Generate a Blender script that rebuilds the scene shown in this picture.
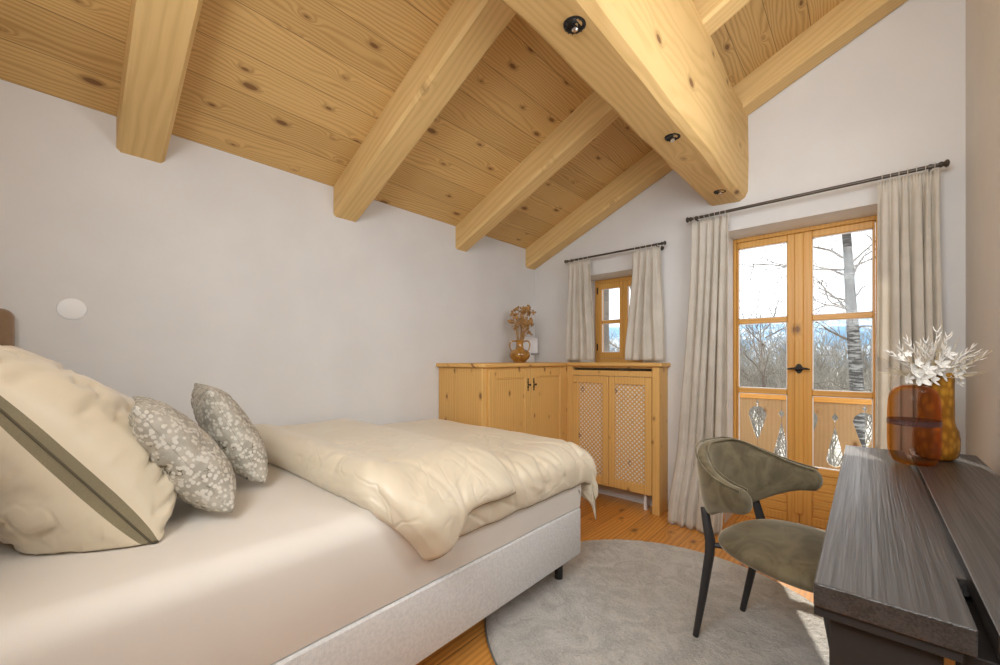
import bpy, bmesh, math, random
from mathutils import Vector, Matrix, noise
sc = bpy.context.scene
for o in list(bpy.data.objects): bpy.data.objects.remove(o)
C = bpy.context.scene.collection
PI = math.pi
R_ = 2.766
CX, CH = 2.386, 1.15                      # camera position
# ---------------------------------------------------------------- camera
cam = bpy.data.cameras.new('camera'); camo = bpy.data.objects.new('camera', cam); C.objects.link(camo)
camo.location = (CX, 0, CH); camo.rotation_euler = (PI/2, 0, math.radians(42.1))
cam.sensor_width = 36; cam.lens = 36*405/1000; cam.shift_y = .0265; cam.clip_start = .02
sc.camera = camo
# ---------------------------------------------------------------- light
w = bpy.data.worlds.new('world'); sc.world = w; w.use_nodes = True
wn = w.node_tree; bg = wn.nodes['Background']; bg.inputs['Strength'].default_value = 1.9
tc = wn.nodes.new('ShaderNodeTexCoord'); sep = wn.nodes.new('ShaderNodeSeparateXYZ'); cr = wn.nodes.new('ShaderNodeValToRGB')
wn.links.new(tc.outputs['Generated'], sep.inputs[0]); wn.links.new(sep.outputs['Z'], cr.inputs[0]); wn.links.new(cr.outputs[0], bg.inputs['Color'])
cr.color_ramp.elements[0].position = 0; cr.color_ramp.elements[0].color = (.80, .88, .95, 1)
cr.color_ramp.elements[1].position = .35; cr.color_ramp.elements[1].color = (.95, .96, .97, 1)
sun = bpy.data.lights.new('sun', 'SUN'); sun.energy = 5.5; sun.angle = .012; sun.color = (1, .93, .82)
suno = bpy.data.objects.new('sun', sun); C.objects.link(suno); suno.location = (0, 8, 6)
suno.rotation_euler = Vector((.38, -1, -.80)).to_track_quat('-Z', 'Y').to_euler()
def area(name, loc, d, sx, sy, e, col):
    l = bpy.data.lights.new(name, 'AREA'); l.shape = 'RECTANGLE'; l.size = sx; l.size_y = sy; l.energy = e; l.color = col
    o = bpy.data.objects.new(name, l); C.objects.link(o); o.location = loc
    o.rotation_euler = Vector(d).to_track_quat('-Z', 'Y').to_euler(); return o
area('back_fill_light', (2.02, -.47, 2.15), (0, 1, .06), 1.1, 1.1, 46, (.94, .975, 1))      # fill light added at a made-up high window behind the camera
area('side_fill_light', (R_-.03, 1.62, 1.95), (-1, .1, .0), 1.1, 1.3, 12, (.94, .975, 1))    # fill light added at a made-up window above the desk
pl = area('glass_door_portal', (2.05, 3.50, 1.2), (0, -1, 0), .82, 1.6, 1, (1, 1, 1)); pl.data.cycles.is_portal = True   # guides the sky light through the glass door
pl = area('small_window_portal', (.79, 3.50, 1.5), (0, -1, 0), .56, .76, 1, (1, 1, 1)); pl.data.cycles.is_portal = True
sc.view_settings.view_transform = 'Standard'; sc.view_settings.look = 'None'; sc.view_settings.gamma = 1
sc.view_settings.use_curve_mapping = False; sc.view_settings.exposure = 0.12
sc.cycles.max_bounces = 10; sc.cycles.diffuse_bounces = 6; sc.cycles.transparent_max_bounces = 16
sc.cycles.sample_clamp_indirect = 4

# ---------------------------------------------------------------- node helper
class NT:
    def __init__(s, name):
        s.m = bpy.data.materials.new(name); s.m.use_nodes = True; s.t = s.m.node_tree
        s.b = s.t.nodes['Principled BSDF']; s.out = s.t.nodes['Material Output']
    def n(s, k): return s.t.nodes.new('ShaderNode'+k)
    def put(s, v, i):
        if isinstance(v, bpy.types.NodeSocket): s.t.links.new(v, i)
        elif isinstance(v, (tuple, list)) and i.type == 'RGBA' and len(v) == 3: i.default_value = (*v, 1)
        else: i.default_value = v
    def m_(s, op, *a, clamp=False):
        n = s.n('Math'); n.operation = op; n.use_clamp = clamp
        for k, v in enumerate(a): s.put(v, n.inputs[k])
        return n.outputs[0]
    def add(s, a, b): return s.m_('ADD', a, b)
    def mul(s, a, b): return s.m_('MULTIPLY', a, b)
    def xyz(s, x, y, z):
        n = s.n('CombineXYZ'); s.put(x, n.inputs[0]); s.put(y, n.inputs[1]); s.put(z, n.inputs[2]); return n.outputs[0]
    def co(s):
        n = s.n('TexCoord'); q = s.n('SeparateXYZ'); s.t.links.new(n.outputs['Object'], q.inputs[0])
        s.vec = n.outputs['Object']; return q.outputs
    def noise(s, v, scale, det=3, rough=.5, dist=0):
        n = s.n('TexNoise'); s.put(v, n.inputs['Vector']); n.inputs['Scale'].default_value = scale
        n.inputs['Detail'].default_value = det; n.inputs['Roughness'].default_value = rough; n.inputs['Distortion'].default_value = dist
        return n.outputs['Fac']
    def mix(s, f, a, b, mode='MIX'):
        n = s.n('Mix'); n.data_type = 'RGBA'; n.blend_type = mode
        s.put(f, n.inputs[0]); s.put(a, n.inputs[6]); s.put(b, n.inputs[7]); return n.outputs[2]
    def step(s, v, a, b, o0=0., o1=1.):
        n = s.n('MapRange'); n.interpolation_type = 'SMOOTHSTEP'; s.put(v, n.inputs[0])
        for k, q in enumerate((a, b, o0, o1)): n.inputs[k+1].default_value = q
        return n.outputs[0]
    def bump(s, h, st, dist=.01):
        n = s.n('Bump'); n.inputs['Strength'].default_value = st; n.inputs['Distance'].default_value = dist
        s.put(h, n.inputs['Height']); s.t.links.new(n.outputs[0], s.b.inputs['Normal'])
    def fin(s, col, rough=.5, **k):
        s.put(col, s.b.inputs['Base Color']); s.put(rough, s.b.inputs['Roughness'])
        for a, v in k.items(): s.put(v, s.b.inputs[a.replace('_', ' ')])
        return s.m

def wood(name, light, dark, g='Y', a='X', pw=None, knots=.5, ring=55, rough=.5, kcol=(.20, .095, .035), tint=.14, wav=3.0, seam=.0016, rs=.55, kscale=1., spec=.35, shear=0.):
    n = NT(name); c = n.co(); ax = dict(X=c[0], Y=c[1], Z=c[2])
    third = [q for q in 'XYZ' if q not in (g, a)][0]
    G, A, T = ax[g], ax[a], ax[third]
    if shear: T = n.add(T, n.mul(G, -shear))
    if pw:
        p = n.mul(A, 1/pw); idx = n.m_('FLOOR', p); fr = n.m_('FRACT', p)
        wnz = n.n('TexWhiteNoise'); wnz.noise_dimensions = '1D'; n.put(idx, wnz.inputs['W']); rnd = wnz.outputs['Value']
        G = n.add(G, n.mul(rnd, 9.3)); edge = n.mul(n.m_('MINIMUM', fr, n.m_('SUBTRACT', 1., fr)), pw)
        A2 = n.add(A, n.mul(rnd, 3.1))
    else: A2 = A
    v = n.n('TexVoronoi'); v.voronoi_dimensions = '2D'; v.feature = 'F1'; v.inputs['Scale'].default_value = 1; v.inputs['Randomness'].default_value = .9
    n.put(n.xyz(n.mul(G, 3.6*kscale), n.mul(n.add(A2, T), 6.2*kscale), 0.), v.inputs['Vector'])
    d = v.outputs['Distance']; sepc = n.n('SeparateColor'); n.put(v.outputs['Color'], sepc.inputs[0])
    on = n.step(sepc.outputs[0], 1-knots, 1-knots+.02)
    warp = n.noise(n.xyz(n.mul(G, .75), n.mul(A2, 4.), n.mul(T, 4.)), 1.0, 3, .5)
    near = n.mul(on, n.m_('EXPONENT', n.mul(n.mul(d, d), -45.)))
    rc = n.add(n.add(n.mul(A2, ring), n.mul(T, ring*.6)), n.add(n.mul(warp, wav*9), n.mul(near, 15.)))
    rings = n.m_('POWER', n.add(n.mul(n.m_('SINE', rc), .5), .5), 1.6)
    fine = n.noise(n.xyz(n.mul(G, 4.), n.mul(A2, 170.), n.mul(T, 170.)), 1., 2, .6)
    big = n.noise(n.xyz(n.mul(G, 1.3), n.mul(A2, 3.), n.mul(T, 3.)), 1., 2, .5)
    f = n.add(n.mul(rings, rs), n.add(n.mul(n.m_('SUBTRACT', fine, .5), .5), n.mul(n.m_('SUBTRACT', big, .5), .8)))
    f = n.m_('MAXIMUM', n.m_('MINIMUM', f, 1.), 0.)
    col = n.mix(f, light, dark)
    sz = n.mul(n.m_('SUBTRACT', sepc.outputs[1], .45), .10)
    halo = n.mul(on, n.step(n.m_('SUBTRACT', d, sz), .05, .17, .55, 0.))
    col = n.mix(halo, col, tuple(.55*x+.45*y for x, y in zip(dark, kcol)))
    kn = n.mul(on, n.step(n.m_('SUBTRACT', d, sz), .025, .07, .92, 0.)); col = n.mix(kn, col, kcol)
    if pw:
        col = n.mix(1., col, n.xyz(*[n.add(n.mul(rnd, tint*q), 1-tint*q*.6) for q in (1, 1.15, 1.4)]), 'MULTIPLY')
        sm = n.step(edge, seam*.5, seam*1.6, .8, 0.); col = n.mix(sm, col, tuple(x*.22 for x in dark))
        n.bump(n.m_('SUBTRACT', n.mul(f, -.3), n.mul(sm, 3.)), .35, .002)
    else: n.bump(n.mul(f, -1.), .22, .002)
    n.b.inputs['Specular IOR Level'].default_value = spec
    return n.fin(col, n.add(n.mul(f, .12), rough))

PL, PD = (.80, .545, .235), (.56, .30, .085)
M = {}
M['ceil'] = wood('pine ceiling planks', (.66, .43, .17), (.42, .235, .075), 'Y', 'X', .165, .45, 330, .55, wav=9, seam=.0011, rs=.58)
M['beam_x'] = wood('pine beam along x', (.70, .48, .21), (.53, .335, .12), 'X', 'Y', None, .28, 190, .6, wav=5, rs=.40, kscale=.9, shear=.43)
M['beam_y'] = wood('pine beam along y', (.70, .47, .20), (.52, .32, .11), 'Y', 'X', None, .28, 170, .6, wav=6, rs=.42, kscale=.8)
M['floor'] = wood('oiled floorboards', (.70, .33, .075), (.40, .15, .028), 'Y', 'X', .17, .3, 230, .28, wav=3, tint=.3, spec=.5)
for g_, a_ in (('Z', 'X'), ('Z', 'Y'), ('X', 'Z'), ('Y', 'Z'), ('X', 'Y'), ('Y', 'X')):
    M['cab_'+g_+a_] = wood('pine furniture '+g_+a_, (.70, .42, .14), (.52, .27, .07), g_, a_, None, .35, 260, .42, rs=.35, wav=2.5, kscale=1.5)
    M['door_'+g_+a_] = wood('pine door '+g_+a_, (.72, .39, .10), (.55, .26, .05), g_, a_, None, .12, 260, .35, rs=.35, wav=2)
M['rail'] = wood('balcony boards', (.47, .33, .18), (.35, .225, .10), 'Z', 'X', None, .4, 240, .6, rs=.35, kscale=1.1)

def plain(name, col, rough=.5, **k):
    n = NT(name); return n.fin(col, rough, **k)
def wallm():
    n = NT('white plaster'); c = n.co(); q = n.noise(n.vec, 3., 4); f = n.noise(n.vec, 60., 3)
    col = n.mix(n.step(q, .3, .7), (.65, .64, .63), (.685, .675, .665)); n.bump(f, .08, .004)
    return n.fin(col, .85)
M['wall'] = wallm()
def fabric(name, c1, c2, scale=600, rough=.85, bump=.2, trans=0., sheen=0., blot=4., bd=.001, crease=False):
    n = NT(name); c = n.co(); w1 = n.m_('SINE', n.mul(n.add(c[0], c[1]), scale)); w2 = n.m_('SINE', n.mul(c[2], scale))
    f = n.noise(n.vec, scale*.35, 2); q = n.noise(n.vec, blot, 4)
    h = n.add(n.mul(n.add(w1, w2), .25), f)
    col = n.mix(n.step(n.add(n.mul(q, .7), n.mul(f, .3)), .35, .65), c1, c2)
    if crease:                                  # soft pulled creases of satin
        hs = 0.
        for sc_, k_, off in (((5., 2.2, 4.), 1., 0.), ((2.4, 6.5, 5.), .8, 7.)):
            q2 = n.noise(n.xyz(n.add(n.mul(c[0], sc_[0]), n.mul(c[1], sc_[0]*.6)), n.add(n.mul(c[1], sc_[1]), off), n.mul(c[2], sc_[2])), 1., 2, .45, .6)
            rdg = n.step(n.m_('ABSOLUTE', n.m_('SUBTRACT', q2, .5)), 0., .045, 1., 0.)
            msk = n.step(n.noise(n.vec, 3.1+k_, 1), .46, .60); hs = n.add(n.mul(n.mul(rdg, msk), -k_), hs)
        n.bump(hs, .24, .009); n.fin(col, rough, Sheen_Weight=sheen); return n.m
    n.bump(h, bump, bd); n.fin(col, rough, Sheen_Weight=sheen)
    if trans:
        t = n.n('BsdfTranslucent'); n.put(col, t.inputs[0]); mx = n.n('MixShader'); mx.inputs[0].default_value = trans
        n.t.links.new(n.b.outputs[0], mx.inputs[1]); n.t.links.new(t.outputs[0], mx.inputs[2]); n.t.links.new(mx.outputs[0], n.out.inputs[0])
    return n.m
M['linen'] = fabric('curtain linen', (.74, .70, .625), (.81, .77, .70), 900, .9, .08, .42, blot=9)
M['sheet'] = fabric('fitted sheet', (.72, .68, .62), (.75, .71, .65), 1500, .75, .05)
M['boucle'] = fabric('box spring weave', (.62, .62, .62), (.72, .72, .71), 900, .95, .35, blot=90, bd=.0015)
M['satin'] = fabric('beige satin', (.66, .575, .43), (.70, .62, .475), 1500, .40, .04, sheen=.2, crease=True)
M['olive'] = fabric('olive trim', (.20, .17, .10), (.26, .22, .13), 900, .7, .15)
M['olive_dk'] = plain('olive seam', (.09, .075, .045), .8)
M['headb'] = fabric('brown velvet', (.20, .125, .07), (.26, .165, .09), 600, .85, .1, sheen=.4)
M['rug'] = None
def velvet():
    n = NT('olive velvet'); c = n.co(); q = n.noise(n.vec, 9., 5, .6, 1.2); f = n.noise(n.vec, 400., 2)
    col = n.mix(n.step(q, .33, .68), (.085, .066, .033), (.160, .130, .073)); n.bump(f, .15, .001)
    lw = n.n('LayerWeight'); lw.inputs[0].default_value = .35
    return n.fin(col, .8, Sheen_Weight=.7, Sheen_Roughness=.4, Sheen_Tint=(.75, .70, .55, 1))
M['velvet'] = velvet()
def rugm():
    n = NT('grey shag rug'); c = n.co(); q = n.noise(n.vec, 7., 5, .6, 1.5); f = n.noise(n.vec, 130., 4, .7); f2 = n.noise(n.vec, 34., 3, .6, .6)
    col = n.mix(n.step(q, .35, .66), (.42, .40, .365), (.64, .615, .57)); col = n.mix(n.step(f, .38, .62), tuple([.62]*3), (1.15, 1.15, 1.15)) if False else n.mix(n.step(f, .36, .64, 0, .55), col, (.72, .70, .65))
    n.bump(n.add(f, n.mul(f2, 2.)), .8, .014); return n.fin(col, .95, Sheen_Weight=.3)
M['rug'] = rugm()
def floral():
    n = NT('grey fabric with cream petals'); c = n.co(); 
    wq = n.n('TexNoise'); wq.inputs['Scale'].default_value = 30; n.put(n.vec, wq.inputs['Vector'])
    v = n.n('TexVoronoi'); v.inputs['Scale'].default_value = 78; n.put(n.vec, v.inputs['Vector'])
    v2 = n.n('TexVoronoi'); v2.inputs['Scale'].default_value = 16; n.put(n.vec, v2.inputs['Vector'])
    sp = n.n('SeparateColor'); n.put(v.outputs['Color'], sp.inputs[0])
    base = n.mix(n.step(n.noise(n.vec, 14, 4, .6), .4, .6), (.36, .335, .28), (.46, .43, .365))
    dk = n.mul(n.step(n.noise(n.vec, 22, 3, .6), .60, .68), n.step(sp.outputs[1], .4, .5)); base = n.mix(dk, base, (.13, .11, .065))
    pet = n.mul(n.step(v.outputs['Distance'], .42, .52, 1., 0.), n.step(n.add(n.mul(sp.outputs[0], .6), n.mul(v2.outputs['Distance'], -.8)), -.42, -.36))
    col = n.mix(pet, base, (.62, .59, .52)); n.bump(pet, .2, .002); return n.fin(col, .8)
M['floral'] = floral()
def desk():
    n = NT('dark brushed oak'); c = n.co(); f = n.noise(n.xyz(n.mul(c[0], 230.), n.mul(c[1], 2.4), n.mul(c[2], 230.)), 1., 3, .6)
    g = n.noise(n.xyz(n.mul(c[0], 30.), n.mul(c[1], 1.2), n.mul(c[2], 30.)), 1., 2)
    s = n.step(n.add(n.mul(f, .7), n.mul(g, .3)), .36, .62); col = n.mix(s, (.012, .010, .009), (.052, .048, .047)); n.bump(s, .35, .001)
    return n.fin(col, n.add(n.mul(s, -.1), .38), Specular_IOR_Level=1.)
M['desk'] = desk()
M['desk_dark'] = plain('dark desk carcass', (.022, .018, .017), .6)
M['iron'] = plain('black iron', (.022, .019, .017), .5, Metallic=.5)
M['rodm'] = plain('bronze rod', (.10, .085, .07), .4, Metallic=.8)
M['blackmetal'] = plain('black leg metal', (.028, .026, .027), .45)
M['brass'] = plain('brass', (.62, .46, .24), .3, Metallic=1.)
M['chrome'] = plain('chrome', (.75, .75, .76), .15, Metallic=1.)
M['white'] = plain('white plastic', (.80, .80, .80), .4)
M['greyp'] = plain('grey base', (.18, .19, .18), .6)
M['radiator'] = plain('white radiator', (.85, .84, .82), .45)
M['card'] = plain('white card', (.75, .75, .76), .6)
M['gasket'] = plain('glazing bead in overexposed white', (.86, .86, .85), .5)  # the white puts the overexposed glare of the bead edges into the colour
def glassm(name, col=(1, 1, 1), fac=.05):
    n = NT(name); t = n.n('BsdfTransparent'); n.put(col, t.inputs[0]); g = n.n('BsdfGlossy'); g.inputs['Roughness'].default_value = .02
    mx = n.n('MixShader'); mx.inputs[0].default_value = fac; n.t.links.new(t.outputs[0], mx.inputs[1]); n.t.links.new(g.outputs[0], mx.inputs[2])
    n.t.links.new(mx.outputs[0], n.out.inputs[0]); return n.m
M['glass'] = glassm('window glass', (1, 1, 1), .012)
def amber(name, c1, c2, scale, zs=1., rough=.05, tw=.85):
    n = NT(name); c = n.co(); v = n.n('TexVoronoi'); v.inputs['Scale'].default_value = scale; n.put(n.xyz(c[0], c[1], n.mul(c[2], zs)), v.inputs['Vector'])
    f = n.step(v.outputs['Distance'], .1, .7); col = n.mix(f, c1, c2); n.bump(f, .4 if scale > 20 else .03, .002)
    return n.fin(col, rough, Transmission_Weight=tw, IOR=1.4)
def tinted(name, col, dcol, fac, cen=(.5, .4, .4)):
    n = NT(name); c = n.co(); t = n.n('BsdfTransparent'); l2 = n.n('LayerWeight'); l2.inputs[0].default_value = .5; n.put(n.mix(n.step(l2.outputs['Facing'], .15, .55), cen, col), t.inputs[0]); n.put(dcol, n.b.inputs['Base Color']); n.b.inputs['Roughness'].default_value = .04; n.b.inputs['Coat Weight'].default_value = 1.
    lw = n.n('LayerWeight'); lw.inputs[0].default_value = .35; mx = n.n('MixShader'); n.put(n.m_('ADD', n.mul(lw.outputs['Facing'], .28), fac), mx.inputs[0])
    n.t.links.new(t.outputs[0], mx.inputs[1]); n.t.links.new(n.b.outputs[0], mx.inputs[2]); n.t.links.new(mx.outputs[0], n.out.inputs[0]); return n.m
M['amber'] = tinted('amber smoky glass', (.95, .60, .20), (.20, .08, .03), .05, (.80, .66, .60))
M['smoke'] = tinted('violet smoky glass', (.45, .33, .33), (.10, .06, .07), .35)
M['mosaic'] = amber('mottled amber glass', (.78, .40, .045), (.42, .19, .02), 55, .5, .2, .45)
def ceram():
    n = NT('glazed ochre ceramic'); c = n.co(); q = n.noise(n.vec, 25, 4, .6); col = n.mix(n.step(q, .35, .7), (.42, .215, .045), (.24, .10, .018))
    return n.fin(col, .14, Coat_Weight=.6)
M['ceramic'] = ceram()
M['dried'] = fabric('dried ochre flowers', (.34, .17, .05), (.52, .32, .13), 500, .9, .2, blot=60)
M['bleached'] = fabric('bleached dried plant', (.64, .61, .56), (.72, .70, .65), 500, .8, .1, blot=40)
M['straw'] = fabric('straw dried grass', (.46, .38, .24), (.60, .52, .36), 500, .8, .1, blot=40)
def birch():
    n = NT('birch bark'); c = n.co(); f = n.noise(n.xyz(n.mul(c[0], 2.), n.mul(c[1], 2.), n.mul(c[2], 14.)), 1.6, 4, .7)
    g = n.noise(n.vec, 2.2, 3, .6); s = n.step(n.add(f, n.mul(g, .5)), .62, .80); return n.fin(n.mix(s, (.30, .295, .28), (.06, .055, .05)), .9)
M['birch'] = birch()
M['twig'] = fabric('bare twigs', (.13, .10, .08), (.27, .23, .185), 50, .9, 0, blot=2)
M['thicket'] = fabric('bare shrub twigs', (.19, .17, .14), (.36, .34, .295), 50, .9, 0, blot=1.5)
def ground():
    n = NT('winter ground'); c = n.co(); f = n.noise(n.vec, 4, 6, .75); g = n.noise(n.vec, .5, 3)
    col = n.mix(n.step(f, .42, .58), (.20, .18, .13), (.70, .70, .68)); col = n.mix(n.step(g, .5, .7, 0, .4), col, (.40, .36, .20)); return n.fin(col, .95)
M['ground'] = ground()
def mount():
    n = NT('snowy mountain rock with haze blue'); c = n.co(); f = n.noise(n.vec, .14, 6, .65, .5)
    col = n.mix(n.step(f, .46, .60), (.13, .29, .46), (.42, .52, .62)); return n.fin(col, .95)  # blue haze of distance is mixed into the rock and snow colours
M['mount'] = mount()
M['shutter'] = fabric('grey weathered shutter', (.20, .19, .18), (.30, .29, .27), 80, .8, .1, blot=6)

# ---------------------------------------------------------------- mesh helpers
def world_loc(o):
    v = Vector((0, 0, 0))
    while o is not None: v += o.location; o = o.parent
    return v
def obj(name, bm, m, parent=None, smooth=False, loc=None, sub=0, solid=0, recalc=True):
    """geometry is given in room coordinates; the object's origin goes to loc (or its thing's origin)"""
    me = bpy.data.meshes.new(name); 
    if recalc: bmesh.ops.recalc_face_normals(bm, faces=bm.faces[:])
    off = world_loc(parent) if parent is not None else Vector(loc) if loc is not None else Vector((0, 0, 0))
    if off.length: bmesh.ops.translate(bm, verts=bm.verts[:], vec=-off)
    bm.to_mesh(me); bm.free(); me.materials.append(M[m] if isinstance(m, str) else m)
    if smooth is True:
        for p in me.polygons: p.use_smooth = True
    elif smooth: me.shade_smooth() if False else auto_smooth(me, smooth)
    o = bpy.data.objects.new(name, me); C.objects.link(o); o.parent = parent
    if parent is None: o.location = off
    if solid: q = o.modifiers.new('solid', 'SOLIDIFY'); q.thickness = solid; q.offset = 0
    if sub: q = o.modifiers.new('sub', 'SUBSURF'); q.levels = sub; q.render_levels = sub
    return o
def auto_smooth(me, ang):
    bm = bmesh.new(); bm.from_mesh(me)
    for f in bm.faces: f.smooth = True
    for e in bm.edges:
        if len(e.link_faces) == 2 and e.calc_face_angle(0) > ang: e.smooth = False
    bm.to_mesh(me); bm.free()
def tag(o, label=None, cat=None, group=None, kind=None):
    if label: o['label'] = label
    if cat: o['category'] = cat
    if group: o['group'] = group
    if kind: o['kind'] = kind
    return o
def thing(name, label, cat, loc=(0, 0, 0), group=None):
    o = bpy.data.objects.new(name, None); C.objects.link(o); o.location = loc; o.empty_display_size = .1
    return tag(o, label, cat, group)
def struct(name, bm, m, **k):
    o = obj(name, bm, m, **k)
    if o.parent is None: o['kind'] = 'structure'
    return o
def B(): return bmesh.new()
def box(bm, x0, x1, y0, y1, z0, z1, bev=0., seg=2):
    r = bmesh.ops.create_cube(bm, size=1); vs = r['verts']
    for v in vs: v.co = Vector((x0+(v.co.x+.5)*(x1-x0), y0+(v.co.y+.5)*(y1-y0), z0+(v.co.z+.5)*(z1-z0)))
    if bev:
        es = list({e for v in vs for e in v.link_edges})
        bmesh.ops.bevel(bm, geom=es, offset=bev, segments=seg, affect='EDGES', profile=.5)
    return bm
def tube(bm, pts, rads, seg=12, caps=True):
    pts = [Vector(p) for p in pts]
    if not isinstance(rads, (list, tuple)): rads = [rads]*len(pts)
    rings = []; prev = None
    for i, p in enumerate(pts):
        d = (pts[min(i+1, len(pts)-1)]-pts[max(i-1, 0)]).normalized()
        if prev is None:
            u = d.orthogonal().normalized()
        else:
            u = (prev-d*prev.dot(d)).normalized()
        prev = u; v = d.cross(u)
        rings.append([bm.verts.new(p+(u*math.cos(2*PI*k/seg)+v*math.sin(2*PI*k/seg))*rads[i]) for k in range(seg)])
    for a, b in zip(rings, rings[1:]):
        for k in range(seg): bm.faces.new((a[k], a[(k+1) % seg], b[(k+1) % seg], b[k]))
    if caps: bm.faces.new(rings[0]); bm.faces.new(rings[-1])
    return bm
def lathe(bm, cx, cy, prof, seg=40):
    rings = []
    for r, z in prof:
        rings.append([bm.verts.new((cx+max(r, 1e-4)*math.cos(2*PI*k/seg), cy+max(r, 1e-4)*math.sin(2*PI*k/seg), z)) for k in range(seg)])
    for a, b in zip(rings, rings[1:]):
        for k in range(seg): bm.faces.new((a[k], a[(k+1) % seg], b[(k+1) % seg], b[k]))
    return bm
def grid(bm, f, nu, nv, closed=False):
    g = [[bm.verts.new(f(i/nu, j/nv)) for j in range(nv+1)] for i in range(nu+(0 if closed else 1))]
    for i in range(nu):
        for j in range(nv):
            a, b = g[i], g[(i+1) % len(g)]
            bm.faces.new((a[j], b[j], b[j+1], a[j+1]))
    return g
def quad(bm, *p): return bm.faces.new([bm.verts.new(q) for q in p])
def prism(bm, poly, d):
    """poly: 3-D outline, d: extrusion vector"""
    a = [bm.verts.new(p) for p in poly]; b = [bm.verts.new(Vector(p)+Vector(d)) for p in poly]
    bm.faces.new(a); bm.faces.new(b[::-1])
    n = len(a)
    for i in range(n): bm.faces.new((a[i], b[i], b[(i+1) % n], a[(i+1) % n]))
    return bm
def smooth(t): t = max(0, min(1, t)); return t*t*(3-2*t)
def at(u, v, y):
    """room point seen at photo pixel (u, v) at distance y; used to lay out the branches of the tree"""
    a = (u-500)/405; th = math.radians(42.1); dx = -math.sin(th)+math.cos(th)*a; dy = math.cos(th)+math.sin(th)*a; t = y/dy
    return Vector((CX+dx*t, y, CH+(359-v)/405*t))

# ---------------------------------------------------------------- room shell
W, R, YB, WT = 3.15, 2.766, -.5, .42
SL = .43; CZ0 = 2.19                      # ceiling slope, ceiling height at the left wall
def cz(x): return CZ0+SL*x
struct('floor', box(B(), -.2, R+.2, YB-.2, W+.35, -.12, 0), 'floor')
struct('wall_left', box(B(), -.25, 0, YB-.25, W+WT, 0, 2.6), 'wall')
bm = box(B(), R, R+.25, YB-.25, 1.04, 0, 3.6); box(bm, R, R+.25, 2.20, W+WT, 0, 3.6); box(bm, R, R+.25, 1.04, 2.20, 0, 1.27); box(bm, R, R+.25, 1.04, 2.20, 2.63, 3.6); struct('wall_right', bm, 'wall')
t = thing('added_window_side', None, None, (R+.1, 1.62, 1.95)); t['kind'] = 'structure'  # unseen window added to go with the side fill light
bm = B(); box(bm, R+.06, R+.12, 1.04, 1.10, 1.27, 2.63); box(bm, R+.06, R+.12, 2.14, 2.20, 1.27, 2.63); box(bm, R+.06, R+.12, 1.10, 2.14, 1.27, 1.33); box(bm, R+.06, R+.12, 1.10, 2.14, 2.57, 2.63); box(bm, R+.06, R+.12, 1.6, 1.65, 1.33, 2.57)
obj('window_frame', bm, 'door_ZY', t); obj('pane', box(B(), R+.09, R+.095, 1.09, 2.15, 1.32, 2.58), 'glass', t)
def wall_holes(name, y0, y1, holes):
    bm = B(); xs = sorted({-.0, R} | {h[0] for h in holes} | {h[1] for h in holes}); zs = sorted({0.} | {h[2] for h in holes} | {h[3] for h in holes})
    for i in range(len(xs)-1):
        xa, xb = xs[i], xs[i+1]
        for j in range(len(zs)):
            za = zs[j]; top = j == len(zs)-1
            if not top:
                zb = zs[j+1]; cxm, czm = (xa+xb)/2, (za+zb)/2
                if any(h[0] < cxm < h[1] and h[2] < czm < h[3] for h in holes): continue
                box(bm, xa, xb, y0, y1, za, zb)
            else:
                prism(bm, [(xa, y0, za), (xb, y0, za), (xb, y0, cz(xb)+.12), (xa, y0, cz(xa)+.12)], (0, y1-y0, 0))
    bmesh.ops.remove_doubles(bm, verts=bm.verts[:], dist=1e-4)
    seen = {}                                # drop the doubled inner faces
    for f in bm.faces[:]:
        k = tuple(sorted(v.index for v in f.verts)) if False else frozenset(f.verts)
        seen.setdefault(k, []).append(f)
    bmesh.ops.delete(bm, geom=[f for fs in seen.values() if len(fs) > 1 for f in fs], context='FACES')
    return struct(name, bm, 'wall')
DX0, DX1, DZ1 = 1.653, 2.452, 2.036       # glass door opening
SX0, SX1, SZ0, SZ1 = .51, 1.07, 1.115, 1.878
wall_holes('wall_window', W, W+WT, [(DX0, DX1, 0., DZ1), (SX0, SX1, SZ0, SZ1)])
wall_holes('wall_back', YB-.2, YB, [(1.45, 2.6, 1.55, 2.72)])
bm = prism(B(), [(-.2, YB-.2, cz(-.2)), (R+.2, YB-.2, cz(R+.2)), (R+.2, YB-.2, cz(R+.2)+.1), (-.2, YB-.2, cz(-.2)+.1)], (0, W+WT-YB+.2, 0))
struct('ceiling', bm, 'ceil')
bm = B(); box(bm, 0.001, .47, W-.016, W-.001, 0, .07, .003); box(bm, 1.275, DX0, W-.016, W-.001, 0, .07, .003); struct('baseboard_window', bm, 'door_XZ')
struct('baseboard_left', box(B(), .001, .016, YB, 1.94, 0, .07, .003), 'door_YZ')
struct('baseboard_right', box(B(), R-.016, R-.001, YB, W, 0, .07, .003), 'door_YZ')
# unseen window added behind the camera, around the fill light
t = thing('added_window_back', None, None, (2.02, YB-.1, 1.55)); t['kind'] = 'structure'
bm = B(); box(bm, 1.45, 2.6, YB-.16, YB-.10, 1.55, 1.61); box(bm, 1.45, 2.6, YB-.16, YB-.10, 2.66, 2.72); box(bm, 1.45, 1.51, YB-.16, YB-.10, 1.61, 2.66); box(bm, 2.54, 2.6, YB-.16, YB-.10, 1.61, 2.66); box(bm, 2.0, 2.05, YB-.16, YB-.10, 1.61, 2.66)
obj('window_frame', bm, 'door_ZX', t); obj('pane', box(B(), 1.5, 2.55, YB-.135, YB-.13, 1.6, 2.67), 'glass', t)

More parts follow.
